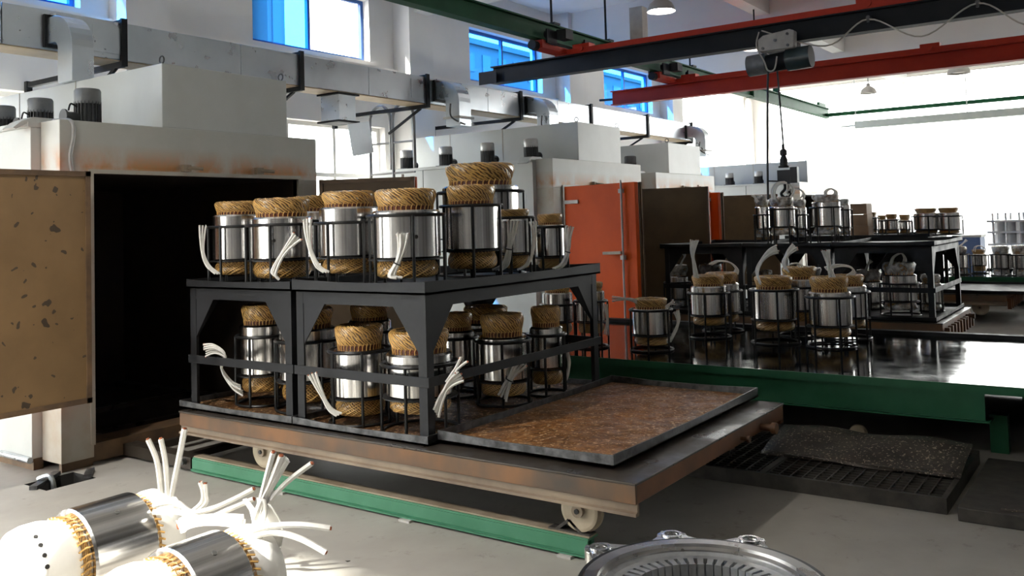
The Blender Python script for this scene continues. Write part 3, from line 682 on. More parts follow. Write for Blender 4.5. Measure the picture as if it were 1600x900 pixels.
# ================================================================== TROLLEYS, TRAYS, RACKS
def trolley(x0, x1, y0, y1, label, wheels=True, ribs=False):
    r = thing('oven_trolley', ((x0+x1)/2, (y0+y1)/2, .12), label, 'trolley')
    z1, z0 = .42, .265
    MB().box(x0-.005, y0-.005, z1-.012, x1+.005, y1+.005, z1).build('deck_plate', 'deck_dark', r, .003)
    for xs in (x0, x1-.02): MB().box(xs, y0, z0+.055, xs+.02, y1, z1-.012).build('side_beam', 'rust_beam', r, .003)
    for ys in (y0, y1-.02): MB().box(x0+.02, ys, z0+.055, x1-.02, ys+.02, z1-.012).build('end_beam', 'rust_orange', r, .003)
    f_ = MB()
    f_.prism([(x0+.012, y0, z0+.055), (x0+.03, y0, z0+.055), (x0+.03, y0, z0), (x0-.006, y0, z0), (x0-.006, y0, z0+.014), (x0+.012, y0, z0+.02)], (0, y1-y0, 0))
    f_.build('lower_flange', 'flange_brown', r)
    MB().box(x1-.06, y0, z0+.03, x1, y1, z0+.055).build('lower_flange', 'rust_orange', r)
    for k in range(1, 4): MB().box(x0+.02, y0+(y1-y0)*k/4-.03, z0+.06, x1-.02, y0+(y1-y0)*k/4+.03, z1-.013).build('cross_beam', 'rust_beam', r)
    if ribs:
        for k in range(9):
            xx = x0+.15+(x1-x0-.3)*k/8; MB().box(xx-.03, y0-.05, z0-.06, xx+.03, y0, z1-.06).build('stiffener', 'rust_orange', r)
    if wheels:
        for xs, dx in ((x0+.06, .05), (x1-.11, .05)):
            for yy in (y0+.35, y1-.80):
                wz = .225; wh = MB()
                wh.lathe([(0,0), (.09,0), (.105,.004), (.105,.035), (.115,.038), (.115,.05), (0,.05)] if xs < (x0+x1)/2 else [(0,0), (.115,0), (.115,.012), (.105,.015), (.105,.05), (0,.05)], (xs, yy, wz), 40, 'X', smooth=False)
                wo = wh.build('wheel', 'wheel_tan', r)
                MB().cyl((xs-.02, yy, wz), (xs, yy, wz), .032, 20).build('axle_cap', 'flange_tan', wo)
                MB().cyl((xs-.027, yy, wz), (xs-.02, yy, wz), .013, 12).build('axle_bolt', 'cable_black', wo)
                MB().box(xs+.055, yy-.05, wz-.03, xs+.075, yy+.05, z0+.06).build('wheel_bracket', 'flange_tan', r)
    for q, k in ((.80, 1), (.64, .55)):
        pm = MB(); xx = x0+(x1-x0)*q
        pm.cyl((xx, y0-.07*k, z0+.085), (xx, y0, z0+.085), .022*k, 14); pm.cyl((xx, y0-.10*k, z0+.085), (xx, y0-.07*k, z0+.085), .034*k, 14); pm.build('drag_pin', 'rust_orange', r)
    return r
def tray(x0, x1, y0, y1, z, label, floorm, lip=.055, tilt=0):
    r = thing('drip_tray', ((x0+x1)/2, (y0+y1)/2, z), label, 'tray', 'shallow steel drip trays')
    t = .008
    MB().box(x0, y0, z, x1, y1, z+.012).build('tray_floor', floorm, r)
    for q in ((x0, y0, x0+t, y1), (x1-t, y0, x1, y1), (x0+t, y0, x1-t, y0+t), (x0+t, y1-t, x1-t, y1)):
        # lips bulge slightly outwards and sag in the middle
        mb = MB(); n = 10; ax = q[3]-q[1] > q[2]-q[0]; k0 = 0
        for i in range(n+1):
            s_ = i/n; bow = .010*math.sin(math.pi*s_); dz = -.012*math.sin(math.pi*s_)+random.uniform(-.0015,.0015)
            if ax: xa, xb, yy = q[0], q[2], q[1]+(q[3]-q[1])*s_; ring_ = [(xa, yy, z), (xb, yy, z), (xb, yy, z+lip+dz), (xa, yy, z+lip+dz)]
            else: ya, yb_, xx = q[1], q[3], q[0]+(q[2]-q[0])*s_; ring_ = [(xx, yb_, z), (xx, ya, z), (xx, ya, z+lip+dz), (xx, yb_, z+lip+dz)]
            mb.v += ring_
            if i:
                b0 = (i-1)*4
                for a, b_ in ((0,1), (1,2), (2,3), (3,0)): mb.face((b0+a, b0+b_, b0+4+b_, b0+4+a))
        mb.face((3,2,1,0)); mb.face((4*n, 4*n+1, 4*n+2, 4*n+3))
        mb.build('tray_lip', 'lip_steel' if floorm != 'black_steel' else 'black_steel', r)
    return r
def rack(x0, x1, y0, y1, z0, z1, label, rails=('f', 'r')):
    r = thing('steel_rack', ((x0+x1)/2, (y0+y1)/2, z0), label, 'rack', 'black angle-steel racks')
    w_ = .062; ht = .075
    for xs in (x0, x1-w_):
        for ys in (y0, y1-w_):
            p = MB()   # angle section opening inwards
            sx = 1 if xs == x0 else -1; sy = 1 if ys == y0 else -1
            xa = xs if sx > 0 else xs+w_; ya = ys if sy > 0 else ys+w_
            p.box(xa, ya, z0, xa+sx*.008, ya+sy*w_, z1); p.box(xa+sx*.008, ya, z0, xa+sx*w_, ya+sy*.008, z1); p.build('post', 'black_steel', r)
    for ys in (y0, y1-.008): MB().box(x0+.01, ys+.001, z1-ht, x1-.01, ys+.008, z1).build('top_beam', 'black_steel', r)
    for xs in (x0+.001, x1-.009): MB().box(xs, y0+.01, z1-ht, xs+.007, y1-.01, z1).build('top_beam', 'black_steel', r)
    gw, gh = .20, .27
    for ys, dy in ((y0+.004, .006), (y1-.012, .006)):
        for sx, xx in ((1, x0+w_-.01), (-1, x1-w_+.01)):
            MB().prism([(xx, ys, z1-.02), (xx+sx*gw, ys, z1-ht+.01), (xx+sx*gw, ys, z1-ht), (xx, ys, z1-gh-ht)], (0, dy, 0)).build('gusset', 'black_steel', r)
    for xs in (x0+.004, x1-.012):
        for sy, yy in ((1, y0+w_-.01), (-1, y1-w_+.01)):
            MB().prism([(xs, yy, z1-.02), (xs, yy+sy*gw, z1-ht+.01), (xs, yy+sy*gw, z1-ht), (xs, yy, z1-gh-ht)], (.006, 0, 0)).build('gusset', 'black_steel', r)
    zr = z0+.335
    if 'f' in rails: MB().box(x0-.009, y0-.02, zr-.028, x0-.001, y1+.02, zr+.028).build('guard_rail', 'black_steel', r, .002)
    if 'r' in rails: MB().box(x0-.009, y0-.009, zr-.028, x1+.03, y0-.001, zr+.028).build('guard_rail', 'black_steel', r, .002)
    if 'b' in rails: MB().box(x1+.001, y0, zr-.028, x1+.009, y1, zr+.028).build('guard_rail', 'black_steel', r, .002)
    MB().box(x0+.08, (y0+y1)/2-.04, z1-.06, x1-.08, (y0+y1)/2+.04, z1-.002).build('deck_support', 'black_steel', r)
    return r
T1 = trolley(3.78, 5.86, 2.01, 5.535, 'rusty flat trolley with tan wheels standing on the green rail')
ZL, ZU = .432, 1.2725
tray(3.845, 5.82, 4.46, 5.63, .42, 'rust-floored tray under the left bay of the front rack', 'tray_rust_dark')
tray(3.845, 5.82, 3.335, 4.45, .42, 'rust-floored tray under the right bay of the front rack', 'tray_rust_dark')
tray(3.92, 5.93, 2.20, 3.325, .434, 'empty rust-orange tray lying on the trolley end', 'tray_rust', .062)
rack(3.87, 5.80, 4.475, 5.525, ZL, 1.26, 'left bay of the front rack, nearest the open oven', ('f',))
rack(3.87, 5.80, 3.35, 4.425, ZL, 1.26, 'right bay of the front rack, beside the empty tray', ('f', 'r', 'b'))
tray(3.85, 5.82, 4.46, 5.54, 1.2605, 'upper tray on the left bay of the front rack', 'black_steel', .062)
tray(3.84, 5.82, 3.325, 4.43, 1.2605, 'upper tray on the right bay of the front rack', 'black_steel', .075)
# second trolley
T2 = trolley(10.75, 12.68, 1.88, 5.55, 'second rusty trolley behind the glossy table', ribs=True)
tray(10.82, 12.66, 4.15, 5.26, .42, 'lower tray under the left bay of the second rack', 'black_steel')
tray(10.82, 12.66, 3.06, 4.14, .42, 'lower tray under the middle bay of the second rack', 'black_steel')
tray(10.82, 12.66, 1.95, 3.05, .42, 'lower tray under the right bay of the second rack', 'black_steel')
rack(10.86, 12.6, 4.16, 5.22, ZL, 1.26, 'left bay of the second rack, beside the orange door', ('f',))
rack(10.86, 12.6, 3.07, 4.11, ZL, 1.26, 'middle bay of the second rack, under the hoist', ('f',))
rack(10.86, 12.6, 1.97, 3.03, ZL, 1.26, 'right bay of the second rack, at its free end', ('f', 'r'))
for q, n in (((4.14, 5.26), 'left'), ((3.05, 4.13), 'middle'), ((1.93, 3.04), 'right')):
    tray(10.80, 12.66, q[0], q[1], 1.2605, 'upper tray on the %s bay of the second rack' % n, 'black_steel', .06)
# third trolley with its rack, far behind
T3 = trolley(14.6, 16.6, 1.7, 5.2, 'third trolley far behind the second rack', wheels=True, ribs=True)
tray(14.7, 16.5, .9, 2.6, .425, 'bright empty tray between second rack and far green table', 'black_steel')
r3 = rack(14.9, 16.5, 2.75, 4.9, ZL, 1.26, 'third rack far behind, under the small far stators', ('f',))
MB().box(16.48, 2.82, ZL+.01, 16.49, 4.84, 1.18).build('added_dark_sheet', 'black_steel', r3)  # dark sheet added to hide the far glare behind this rack
tray(14.88, 16.52, 2.72, 4.95, 1.2605, 'upper tray of the third rack far behind', 'black_steel', .05)

# rails
def rail(x, ya, yb, label, matn, parent_mat=None):
    r = thing('floor_rail', (x, (ya+yb)/2, 0), label, 'rail')
    g = MB(); g.box(x-.06, ya, .012, x+.06, yb, .022); g.box(x-.012, ya, .022, x+.012, yb, .092); g.box(x-.045, ya, .092, x+.05, yb, .102)
    g.prism([(x-.06, ya, .022), (x-.016, ya, .03), (x-.016, ya, .034), (x-.064, ya, .026)], (0, yb-ya, 0))
    g.box(x-.05, ya, .03, x-.042, yb, .092); g.build('channel', matn, r)
    MB().box(x-.035, ya, .102, x+.04, yb, .110).build('running_strip', 'flange_tan', r)
    y = ya+.12
    while y < yb:
        MB().box(x-.085, y-.04, 0, x+.085, y+.04, .012).build('shim_block', 'hoist_grey', r); y += 1.05
    st_ = MB(); st_.bar((x, ya+.05, .11), (x, ya+.12, .17), .05, .015); st_.bar((x, ya+.20, .11), (x, ya+.12, .17), .05, .015); st_.box(x-.03, ya+.0, .110, x+.03, ya+.24, .118); st_.build('wheel_stop', 'grate_dark', r)
    return r
rail(3.865, 2.30, 5.45, 'green steel rail on the floor under the near trolley wheels', 'rail_green')
rail(5.765, 2.33, 5.45, 'dark far rail under the front trolley', 'grate_dark')
ir = thing('oven_threshold_rail', (3.8, 6.5, 0), 'rusty rails running from the floor into the open oven', 'rail')
MB().box(3.81, 5.46, .02, 3.92, 9.0, .10).build('channel', 'deck_dark', ir); MB().box(5.36, 5.46, .02, 5.47, 9.0, .10).build('channel', 'deck_dark', ir)
for y in (5.62, 6.1, 6.9, 7.8): MB().box(3.92, y, .04, 5.36, y+.06, .09).build('tie_bar', 'deck_dark', ir)
MB().cyl((3.78, 5.52, .07), (3.81, 5.52, .07), .02, 10).build('bolt', 'lip_steel', ir)

# ================================================================== TABLES
def table(x0, x1, y0, y1, z, label, leg_y):
    r = thing('transfer_table', ((x0+x1)/2, (y0+y1)/2, 0), label, 'table')
    MB().box(x0+.012, y0, z-.02, x1-.10, y1, z).build('table_top', 'table_black', r)
    MB().box(x0, y0, z-.055, x0+.012, y1, z+.002).build('edge_strip', 'green_paint', r)
    MB().box(x1-.10, y0, z-.03, x1, y1, z+.035).build('rear_curb', 'black_steel', r)
    b_ = MB(); b_.box(x0+.03, leg_y, z-.235, x0+.045, y1, z-.055); b_.box(x0+.0, leg_y-.03, z-.245, x0+.16, y1, z-.235); b_.box(x0+.02, leg_y, z-.055, x0+.16, y1, z-.045); b_.build('channel_beam', 'green_paint', r)
    b_ = MB(); b_.box(x1-.30, y0, z-.235, x1-.285, y1, z-.02); b_.box(x1-.32, y0, z-.245, x1-.2, y1, z-.235); b_.build('channel_beam', 'green_paint', r)
    for yy in (y0+.4, leg_y-.04, (leg_y+y1)/2, y1-.25):
        for xx in (x0+.30, x1-.30): MB().box(xx, yy-.055, 0, xx+.1, yy+.055, z-.245 if yy > leg_y-.1 else z-.02).build('leg', 'green_paint', r)
    MB().box(x1-.04, y0, .02, x1-.02, y1, z-.03).build('rear_panel', 'black_steel', r)  # panel added to keep far daylight out and darken the underside
    for yy in (leg_y+.1, y1-.3): MB().box(x0+.16, yy, z-.2, x1-.32, yy+.08, z-.03).build('cross_beam', 'green_paint', r)
    return r
ZT = .50
table(6.60, 9.10, -2.2, 5.35, ZT, 'long glossy black table with green edge, before the second rack', .93)
table(17.2, 19.2, -3.0, 4.6, ZT, 'far dark table with green edge behind the racks', -2.0)
# floor grating platform
gp = thing('grating_platform', (6.0, 1.75, 0), 'low dark grating platform on the floor before the black table', 'platform')
gx0, gx1, gy0, gy1 = 5.38, 6.56, .965, 2.75
for q in ((gx0, gy0, gx0+.03, gy1), (gx1-.03, gy0, gx1, gy1), (gx0+.03, gy0, gx1-.03, gy0+.03), (gx0+.03, gy1-.03, gx1-.03, gy1), (gx0+.03, 1.98, gx1-.03, 2.02)):
    MB().box(q[0], q[1], 0, q[2], q[3], .085).build('frame_bar', 'grate_dark', gp)
MB().box(gx0+.03, gy0+.03, 0, gx1-.03, gy1-.03, .02).build('under_sheet', 'pit_dark', gp)
k = gx0+.085
while k < gx1-.04: MB().box(k-.004, gy0+.03, .045, k+.004, gy1-.03, .078).build('bearing_bar', 'grate_dark', gp); k += .055
k = gy0+.10
while k < gy1-.04: MB().box(gx0+.03, k-.004, .055, gx1-.03, k+.004, .08).build('cross_bar', 'grate_dark', gp); k += .07
pl = thing('loose_plate', (6.05, 1.55, .09), 'speckled loose steel sheet lying on the grating', 'sheet')
mb = MB(); n, m2 = 14, 8
for i in range(n+1):
    for j in range(m2+1):
        y = .96+1.19*i/n; x = 5.80+.48*j/m2 + .02*math.sin(i*.7); z = .095+.10*(j/m2) + .008*math.sin(i*.9+j*.6)
        mb.v.append((x, y, z))
for i in range(n):
    for j in range(m2):
        a = i*(m2+1)+j; mb.face((a, a+1, a+m2+2, a+m2+1), True)
o = mb.build('sheet', 'plate_dark', pl); so = o.modifiers.new('solid', 'SOLIDIFY'); so.thickness = .006
MB().bar((5.82, 2.0, .098), (5.815, 1.0, .098), .03, .012).build('folded_edge', 'plate_dark', pl)
dm = thing('floor_slab', (5.8, .2, 0), 'dark steel floor slab right of the grating platform', 'platform')
MB().box(5.30, -1.2, 0, 6.44, .90, .075).build('slab', 'grate_dark', dm, .006)
MB().bar((5.42, -.6, .078), (5.36, .7, .078), .02, .012).build('raised_edge', 'plate_dark', dm)
wh = thing('spare_wheel', (6.9, 1.9, 0), 'round pale disc in the shadow under the black table', 'wheel')
MB().lathe([(0,0), (.055,0), (.06,.01), (.06,.05), (.055,.06), (0,.06)], (6.75, 1.78, .065), 24, 'X').build('disc', 'wheel_tan', wh)
MB().box(6.75, 1.72, 0, 6.8, 1.84, .02).build('foot', 'grate_dark', wh)
# ================================================================== STATORS AND CAGES
def winding(R, z0, h, c, up, root, matn='winding_tan', lace=28, posts=34):
    s = 1 if up else -1
    if up: pr = [(.60,0), (.77,0), (.775,.20), (.80,.24), (.85,.45), (.90,.74), (.885,.90), (.82,.985), (.72,1.0), (.64,.93), (.60,.7)]
    else: pr = [(.60,0), (.78,0), (.79,.13), (.86,.26), (.91,.50), (.905,.72), (.86,.90), (.77,1.0), (.68,.98), (.61,.85), (.60,.5)]
    P = [(r*R, s*z*h) for r, z in pr]
    mb = MB(); mb.lathe(P if up else P[::-1], (c[0], c[1], z0), 40, closed=True)
    wo = mb.build('top_winding' if up else 'bottom_winding', matn, root)
    def surf(t):   # outer profile, t 0..1 from the core outwards
        zz = t*.99
        for i in range(1, 9):
            if pr[i][1] <= zz <= pr[i+1][1]:
                q = (zz-pr[i][1])/max(1e-6, pr[i+1][1]-pr[i][1]); return (pr[i][0]+(pr[i+1][0]-pr[i][0])*q)*R
        return pr[8][0]*R
    if lace:
        lc = MB(); r_ = R*.011
        for k in range(lace):
            a0 = 2*math.pi*(k+random.uniform(-.25,.25))/lace; tw = -random.uniform(.7, 1.3); pts = []
            for i in range(9):
                t = .20+.79*i/8; a = a0 + tw*(i/8); rr = surf(t)+r_*.5
                pts.append((c[0]+rr*math.cos(a), c[1]+rr*math.sin(a), z0+s*t*.99*h))
            a = a0+tw*1.15; rr = .70*R; pts.append((c[0]+rr*math.cos(a), c[1]+rr*math.sin(a), z0+s*h*1.01))
            lc.tube(pts, r_*random.uniform(.8, 1.5), 4)
        o = lc.build('lacing_cord', 'lacing_tan', wo); o['kind'] = 'stuff'
        MB().lathe([(.777*R, s*.01*h), (.782*R, s*.01*h), (.787*R, s*.20*h), (.775*R, s*.20*h)] if up else [(.775*R, s*.13*h), (.797*R, s*.13*h), (.788*R, s*.01*h), (.777*R, s*.01*h)], (c[0], c[1], z0), 40).build('slot_band', 'slot_red', wo)
        ps = MB()
        for k in range(posts):
            a = 2*math.pi*k/posts; rr = .792*R; ht = .22 if up else .16
            ps.tube([(c[0]+rr*math.cos(a), c[1]+rr*math.sin(a), z0), (c[0]+(rr+.018*R)*math.cos(a), c[1]+(rr+.018*R)*math.sin(a), z0+s*ht*.6*h), (c[0]+rr*1.02*math.cos(a+.05), c[1]+rr*1.02*math.sin(a+.05), z0+s*ht*1.2*h)], R*.019, 4)
        o = ps.build('lacing_loops', 'lacing_tan', wo); o['kind'] = 'stuff'
    return wo
def film_shell(R, z0, h, c, up, parent, amp=.05):
    s = 1 if up else -1; mb = MB(); seg, nz = 36, 7; pr = [(.80,.02), (.86,.25), (.95,.55), (.97,.8), (.90,1.03), (.6,1.06), (.25,1.0)]
    for k in range(seg):
        a = 2*math.pi*k/seg
        for r, z in pr:
            q = 1+random.uniform(-amp, amp); mb.v.append((c[0]+r*R*q*math.cos(a), c[1]+r*R*q*math.sin(a), z0+s*h*(z+random.uniform(-amp, amp))))
    for k in range(seg):
        k2 = (k+1) % seg
        for i in range(nz-1):
            f_ = (k*nz+i, k2*nz+i, k2*nz+i+1, k*nz+i+1); mb.face(f_ if up else f_[::-1], True)
    return mb.build('plastic_wrap', 'plastic_film', parent)
def leads(root, n, pts, r=.0085, spread=.022, fan=.014, tip=True, ties=0, matn='sleeve_white'):
    P = curve(pts, 6); ax = (P[-1]-P[-2]).normalized()
    side = ax.cross((CAM-P[-1]).normalized()); side = side.normalized() if side.length > .1 else Vector((1,0,0)); tow = side.cross(ax)
    for k in range(n):
        o1 = (k-(n-1)/2)/max(1, n-1) if n > 1 else 0; o2 = random.uniform(-.5, .5)
        Q = []
        for i, p in enumerate(P):
            t = i/(len(P)-1); w_ = spread*(.35+.65*abs(2*t-1)) + fan*max(0, t-.6)/.4
            Q.append(p + side*(o1*w_) + tow*(o2*w_*.6) + ax*(random.uniform(-.02, .0) if i == len(P)-1 else 0))
        wo = MB().tube(Q, r, 6).build('lead_wire', matn, root)
        if tip:
            e = (Q[-1]-Q[-2]).normalized(); t_ = MB(); t_.cyl(Q[-1]-e*.004, Q[-1]+e*.007, r*.62, 8); t_.build('copper_tip', 'copper', wo)
    for q in range(ties):
        i = int(len(P)*(.45+.25*q)); i = min(max(i, 1), len(P)-2); t = (P[i+1]-P[i-1]).normalized(); u = t.cross(Vector((0,0,1)))
        u = u.normalized() if u.length > .1 else Vector((1,0,0)); v = t.cross(u); w_ = r+spread*.28
        MB().tube([P[i]+u*(w_*math.cos(a))+v*(w_*math.sin(a)) for a in [2*math.pi*k/12 for k in range(12)]], .004, 4, True).build('cable_tie', 'cable_black', root)
def stator(c, zs, R, zc0, zc1, zw1, zw0, where, group, wrap=False, lace=28, hole=False, bare=False, desc=None, wm='winding_tan'):
    d = desc or ('plastic-wrapped stator, ' if wrap else 'stator with tan windings, ')
    r = thing('motor_stator', (c[0], c[1], zw0), d+where, 'stator', group)
    mb = MB(); ch = .012
    mb.lathe([(.58*R, zc0), (R-ch, zc0), (R, zc0+ch), (R, zc1-ch), (R-ch, zc1), (.58*R, zc1)], (c[0], c[1], 0), 56, closed=True)
    # flat shading between the sharp rings is handled by splitting: rebuild smooth only on the barrel
    for i, f_ in enumerate(mb.f): mb.sm[i] = (i % 6) == 2
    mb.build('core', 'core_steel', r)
    tw = winding(R, zc1, zw1-zc1, c, True, r, wm, lace)
    bw = winding(R, zc0, zc0-zw0, c, False, r, wm, lace)
    if wrap:
        film_shell(R, zc1, zw1-zc1, c, True, tw); film_shell(R, zc0, zc0-zw0, c, False, bw, .03)
    if hole:
        q = (CAM-Vector((c[0], c[1], 0))); q.z = 0; q.normalize(); a = math.atan2(q.y, q.x)+hole; zc = zc0+(zc1-zc0)*.45
        e = Vector((math.cos(a), math.sin(a), 0)); p = Vector((c[0], c[1], zc))
        MB().cyl(p+e*(R-.01), p+e*(R+.0015), .012, 12).build('key_hole', 'pit_dark', r)
    return r
def cage(c, zs, R, zseat, zring, where, group, rods=6, a0=None, rr=.0095, low=None):
    r = thing('cage_stand', (c[0], c[1], zs), 'black cage of the stator '+where, 'cage', group)
    RC = R*1.10+.008; a0 = random.uniform(0, 1) if a0 is None else a0; t = rr
    MB().ring((c[0], c[1], zs+t), RC, t, 36).build('base_ring', 'cage_black', r)
    MB().lathe([(R*.93, zseat-.008), (RC, zseat-.008), (RC, zseat-.0005), (R*.93, zseat-.0005)], (c[0], c[1], 0), 36, closed=True, smooth=False).build('seat_ring', 'cage_black', r)
    MB().ring((c[0], c[1], zring), RC, t*1.15, 36).build('top_ring', 'cage_black', r)
    for k in range(rods):
        a = a0+2*math.pi*k/rods; x, y = c[0]+(RC+.004)*math.cos(a), c[1]+(RC+.004)*math.sin(a)
        MB().cyl((x, y, zs), (x, y, zring), rr, 8).build('rod', 'cage_black', r)
    return r
def put(where, X, uL, uR, vWt, vCt, vCb, vWb, vRing, zs, group, wires=(), **kw):
    """a caged stator measured in the photograph; X is the row it stands in"""
    cw = kw.pop('cage', True); rods = kw.pop('rods', 6); a0 = kw.pop('a0', None)
    u0 = (uL+uR)/2; p = at(u0, (vCt+vCb)/2, X=X); d = depth(p); R = (uR-uL)/2*d/FPX
    zz = lambda v: atd(u0, v, d-.85*R).z
    zw0 = max(zz(vWb), zs+.022); zc0 = max(zz(vCb), zw0+.045); zc1 = zz(vCt); zw1 = zz(vWt)
    c = (p.x, p.y)
    r = stator(c, zs, R, zc0, zc1, zw1, zw0, where, 'stators '+group, **kw)
    if cw: cage(c, zs, R, zc0, min(max(zz(vRing), zc0+.08), zc1+.01), where, 'cages '+group, rods, a0)
    for w_ in wires:
        n, pts, dd = w_[:3]; ex = w_[3] if len(w_) > 3 else {}
        ex = dict(ex); ex['r'] = ex.get('r', .0085)*.80; ex['spread'] = ex.get('spread', .022)*1.45; leads(r, n, [atd(u, v, d+dd) for u, v in pts], **ex)
    return r, c, R
GU, GL_, GT = 'on the upper trays of the front rack', 'on the lower trays of the front rack', 'on the glossy table'
# ---- upper trays, front rack
put('leftmost on the upper trays of the front rack', 4.10, 334, 409, 314, 335, 407, 429, 354, ZU, GU, [(3, [(340, 428), (325, 415), (317, 395), (316, 370), (317, 350)], -.22)], a0=.3)
put('second from left on the upper trays, leads across it', 4.12, 393, 488, 308.5, 338.6, 406, 434.5, 351, ZU, GU, [(4, [(432, 433), (428, 425), (440, 400), (455, 380), (465, 369)], -.27, dict(r=.012, spread=.034))], hole=-.25, a0=.55)
put('half hidden behind the second and third on the upper trays', 4.85, 455, 530, 305, 330, 392, 412, 345, ZU, GU)
put('third from left on the upper trays of the front rack', 4.10, 500, 592, 297.7, 323, 402, 427, 347.6, ZU, GU, [(3, [(510, 425), (496, 415), (485, 390), (481, 365), (480, 340)], -.25, dict(r=.010))], a0=.15)
put('fourth from left on the upper trays, at the tray corner', 4.12, 582, 688, 294, 328, 405, 434.5, 336, ZU, GU, [(4, [(622, 434), (612, 430), (622, 408), (628, 385), (629, 362)], -.29, dict(r=.012, spread=.034, ties=1))], hole=.28, a0=.9)
put('fifth from left on the upper trays, its top ring flush', 4.62, 695, 779, 288, 320, 391.5, 420, 321, ZU, GU, a0=.7)
put('tallest on the upper trays, standing behind the fifth', 5.35, 692, 811, 253, 289, 372, 398, 298.5, ZU, GU, a0=.25)
put('second from right on the upper trays of the front rack', 5.02, 779, 830, 326.6, 342, 397, 419, 340, ZU, GU, [(4, [(776, 422), (790, 412), (796, 385), (799, 365), (801, 343)], -.22, dict(r=.010, spread=.04, ties=1)), (3, [(812, 421), (826, 410), (834, 380), (834, 355), (832, 345)], -.10, dict(r=.010))], hole=-.3, a0=.4)
put('rightmost on the upper trays of the front rack', 5.5, 838, 882, 334, 351, 402, 419, 354.7, ZU, GU, [(4, [(868, 420), (880, 412), (888, 390), (888, 370), (890, 352)], -.12, dict(r=.009, spread=.03, ties=1))], a0=.1)
# ---- lower trays, front rack
put('leftmost on the lower trays of the front rack', 4.2, 376, 444, 478, 508.6, 587, 613, 527, ZL, GL_, [(6, [(378, 610), (362, 600), (346, 575), (352, 556), (335, 545), (318, 548)], -.16, dict(r=.008, spread=.05))], a0=.4)
put('behind the middle post on the lower trays', 4.22, 438, 525, 483, 515.6, 597, 629, 535, ZL, GL_, a0=.2)
put('in shade at the back of the lower trays, middle', 5.0, 545, 611, 478, 502, 565, 585, 520, ZL, GL_)
put('front and centre in the right lower bay', 4.10, 521, 604, 511, 549, 623, 651, 551, ZL, GL_, [(3, [(530, 648), (515, 638), (500, 610), (487, 582)], -.2, dict(r=.010))], a0=.85)
put('half behind the corner post, front lower bay', 4.10, 604, 708, 520, 555, 624, 648, 573, ZL, GL_, [(4, [(682, 646), (690, 622), (703, 600), (722, 587)], -.30, dict(r=.011, spread=.034)), (2, [(700, 600), (712, 578), (726, 560)], -.28, dict(r=.010))], a0=.35)
put('on the side of the right lower bay, tied leads', 5.0, 748, 824, 493, 528, 597, 620, 535.6, ZL, GL_, [(4, [(785, 622), (793, 600), (803, 582), (816, 565)], -.22, dict(r=.011, spread=.045, ties=1))], a0=.6)
put('at the far right of the lower trays, wires hanging behind', 5.38, 828, 880, 481, 512, 577, 601, 525, ZL, GL_, [(3, [(884, 545), (889, 565), (886, 585), (876, 600)], .10, dict(r=.009))], a0=.5)
put('dark one behind the corner post of the lower trays', 5.05, 686, 742, 491, 518, 575, 595, 530, ZL, GL_)
put('dark one at the back right of the lower trays', 5.5, 722, 798, 481, 506, 560, 580, 515, ZL, GL_)
# ---- glossy table
put('behind the rack end on the table, left one', 7.15, 848, 895, 446, 458, 503.6, 522, 477, ZT, GT)
put('behind the rack end on the table, right one', 7.15, 901, 945, 442, 455.6, 503.6, 521, 471.6, ZT, GT, [(3, [(946, 475), (949, 500), (947, 525)], -.1, dict(r=.008))])
put('shortest on the table, alone before the orange door', 7.2, 989, 1046, 468, 484, 525, 540.6, 486, ZT, GT, [(3, [(998, 472), (985, 468), (970, 467), (955, 467)], -.05, dict(r=.008)), (4, [(1045, 535), (1056, 515), (1060, 500), (1056, 485)], -.1, dict(r=.010)), (3, [(1040, 482), (1047, 475), (1054, 472)], -.05)], a0=.3)
put('on the table with leads pointing straight up', 8.2, 1080, 1135, 431, 448, 494, 509, 459, ZT, GT, [(5, [(1088, 434), (1085, 415), (1082, 395), (1085, 374)], -.12, dict(r=.011, spread=.028, fan=.035))], a0=.2)
put('on the table, behind, with an arched lead loop', 8.68, 1101, 1155, 427, 444, 490, 504, 456, ZT, GT, [(4, [(1110, 413), (1122, 408), (1140, 410), (1151, 420), (1149, 428)], .05, dict(r=.010, tip=False))], a0=.8)
put('on the table, leads curling up to the right', 8.05, 1178, 1242, 433, 453, 501, 518, 454.5, ZT, GT, [(5, [(1187, 440), (1183, 425), (1190, 408), (1202, 395), (1216, 389)], -.15, dict(r=.011, spread=.04))], a0=.45)
put('on the table, half hidden with frayed white tape', 8.62, 1221, 1279, 418, 437, 486, 502, 450, ZT, GT, [(5, [(1229, 422), (1225, 410), (1232, 395), (1244, 384)], -.1, dict(r=.011, spread=.04)), (3, [(1234, 413), (1246, 412), (1252, 420)], -.08, dict(tip=False))], a0=.9)
put('frontmost on the table, leads upright from its centre', 8.0, 1265, 1329, 434, 457.6, 511, 528, 466, ZT, GT, [(5, [(1302, 440), (1298, 425), (1293, 405), (1290, 390)], -.08, dict(r=.012, spread=.034))], a0=.65)
put('last at right on the table with a looped lead', 8.6, 1294, 1353, 431, 448, 498, 514, 458, ZT, GT, [(4, [(1290, 420), (1310, 415), (1328, 417), (1334, 425), (1325, 434)], .0, dict(r=.010, tip=False))], a0=.1)
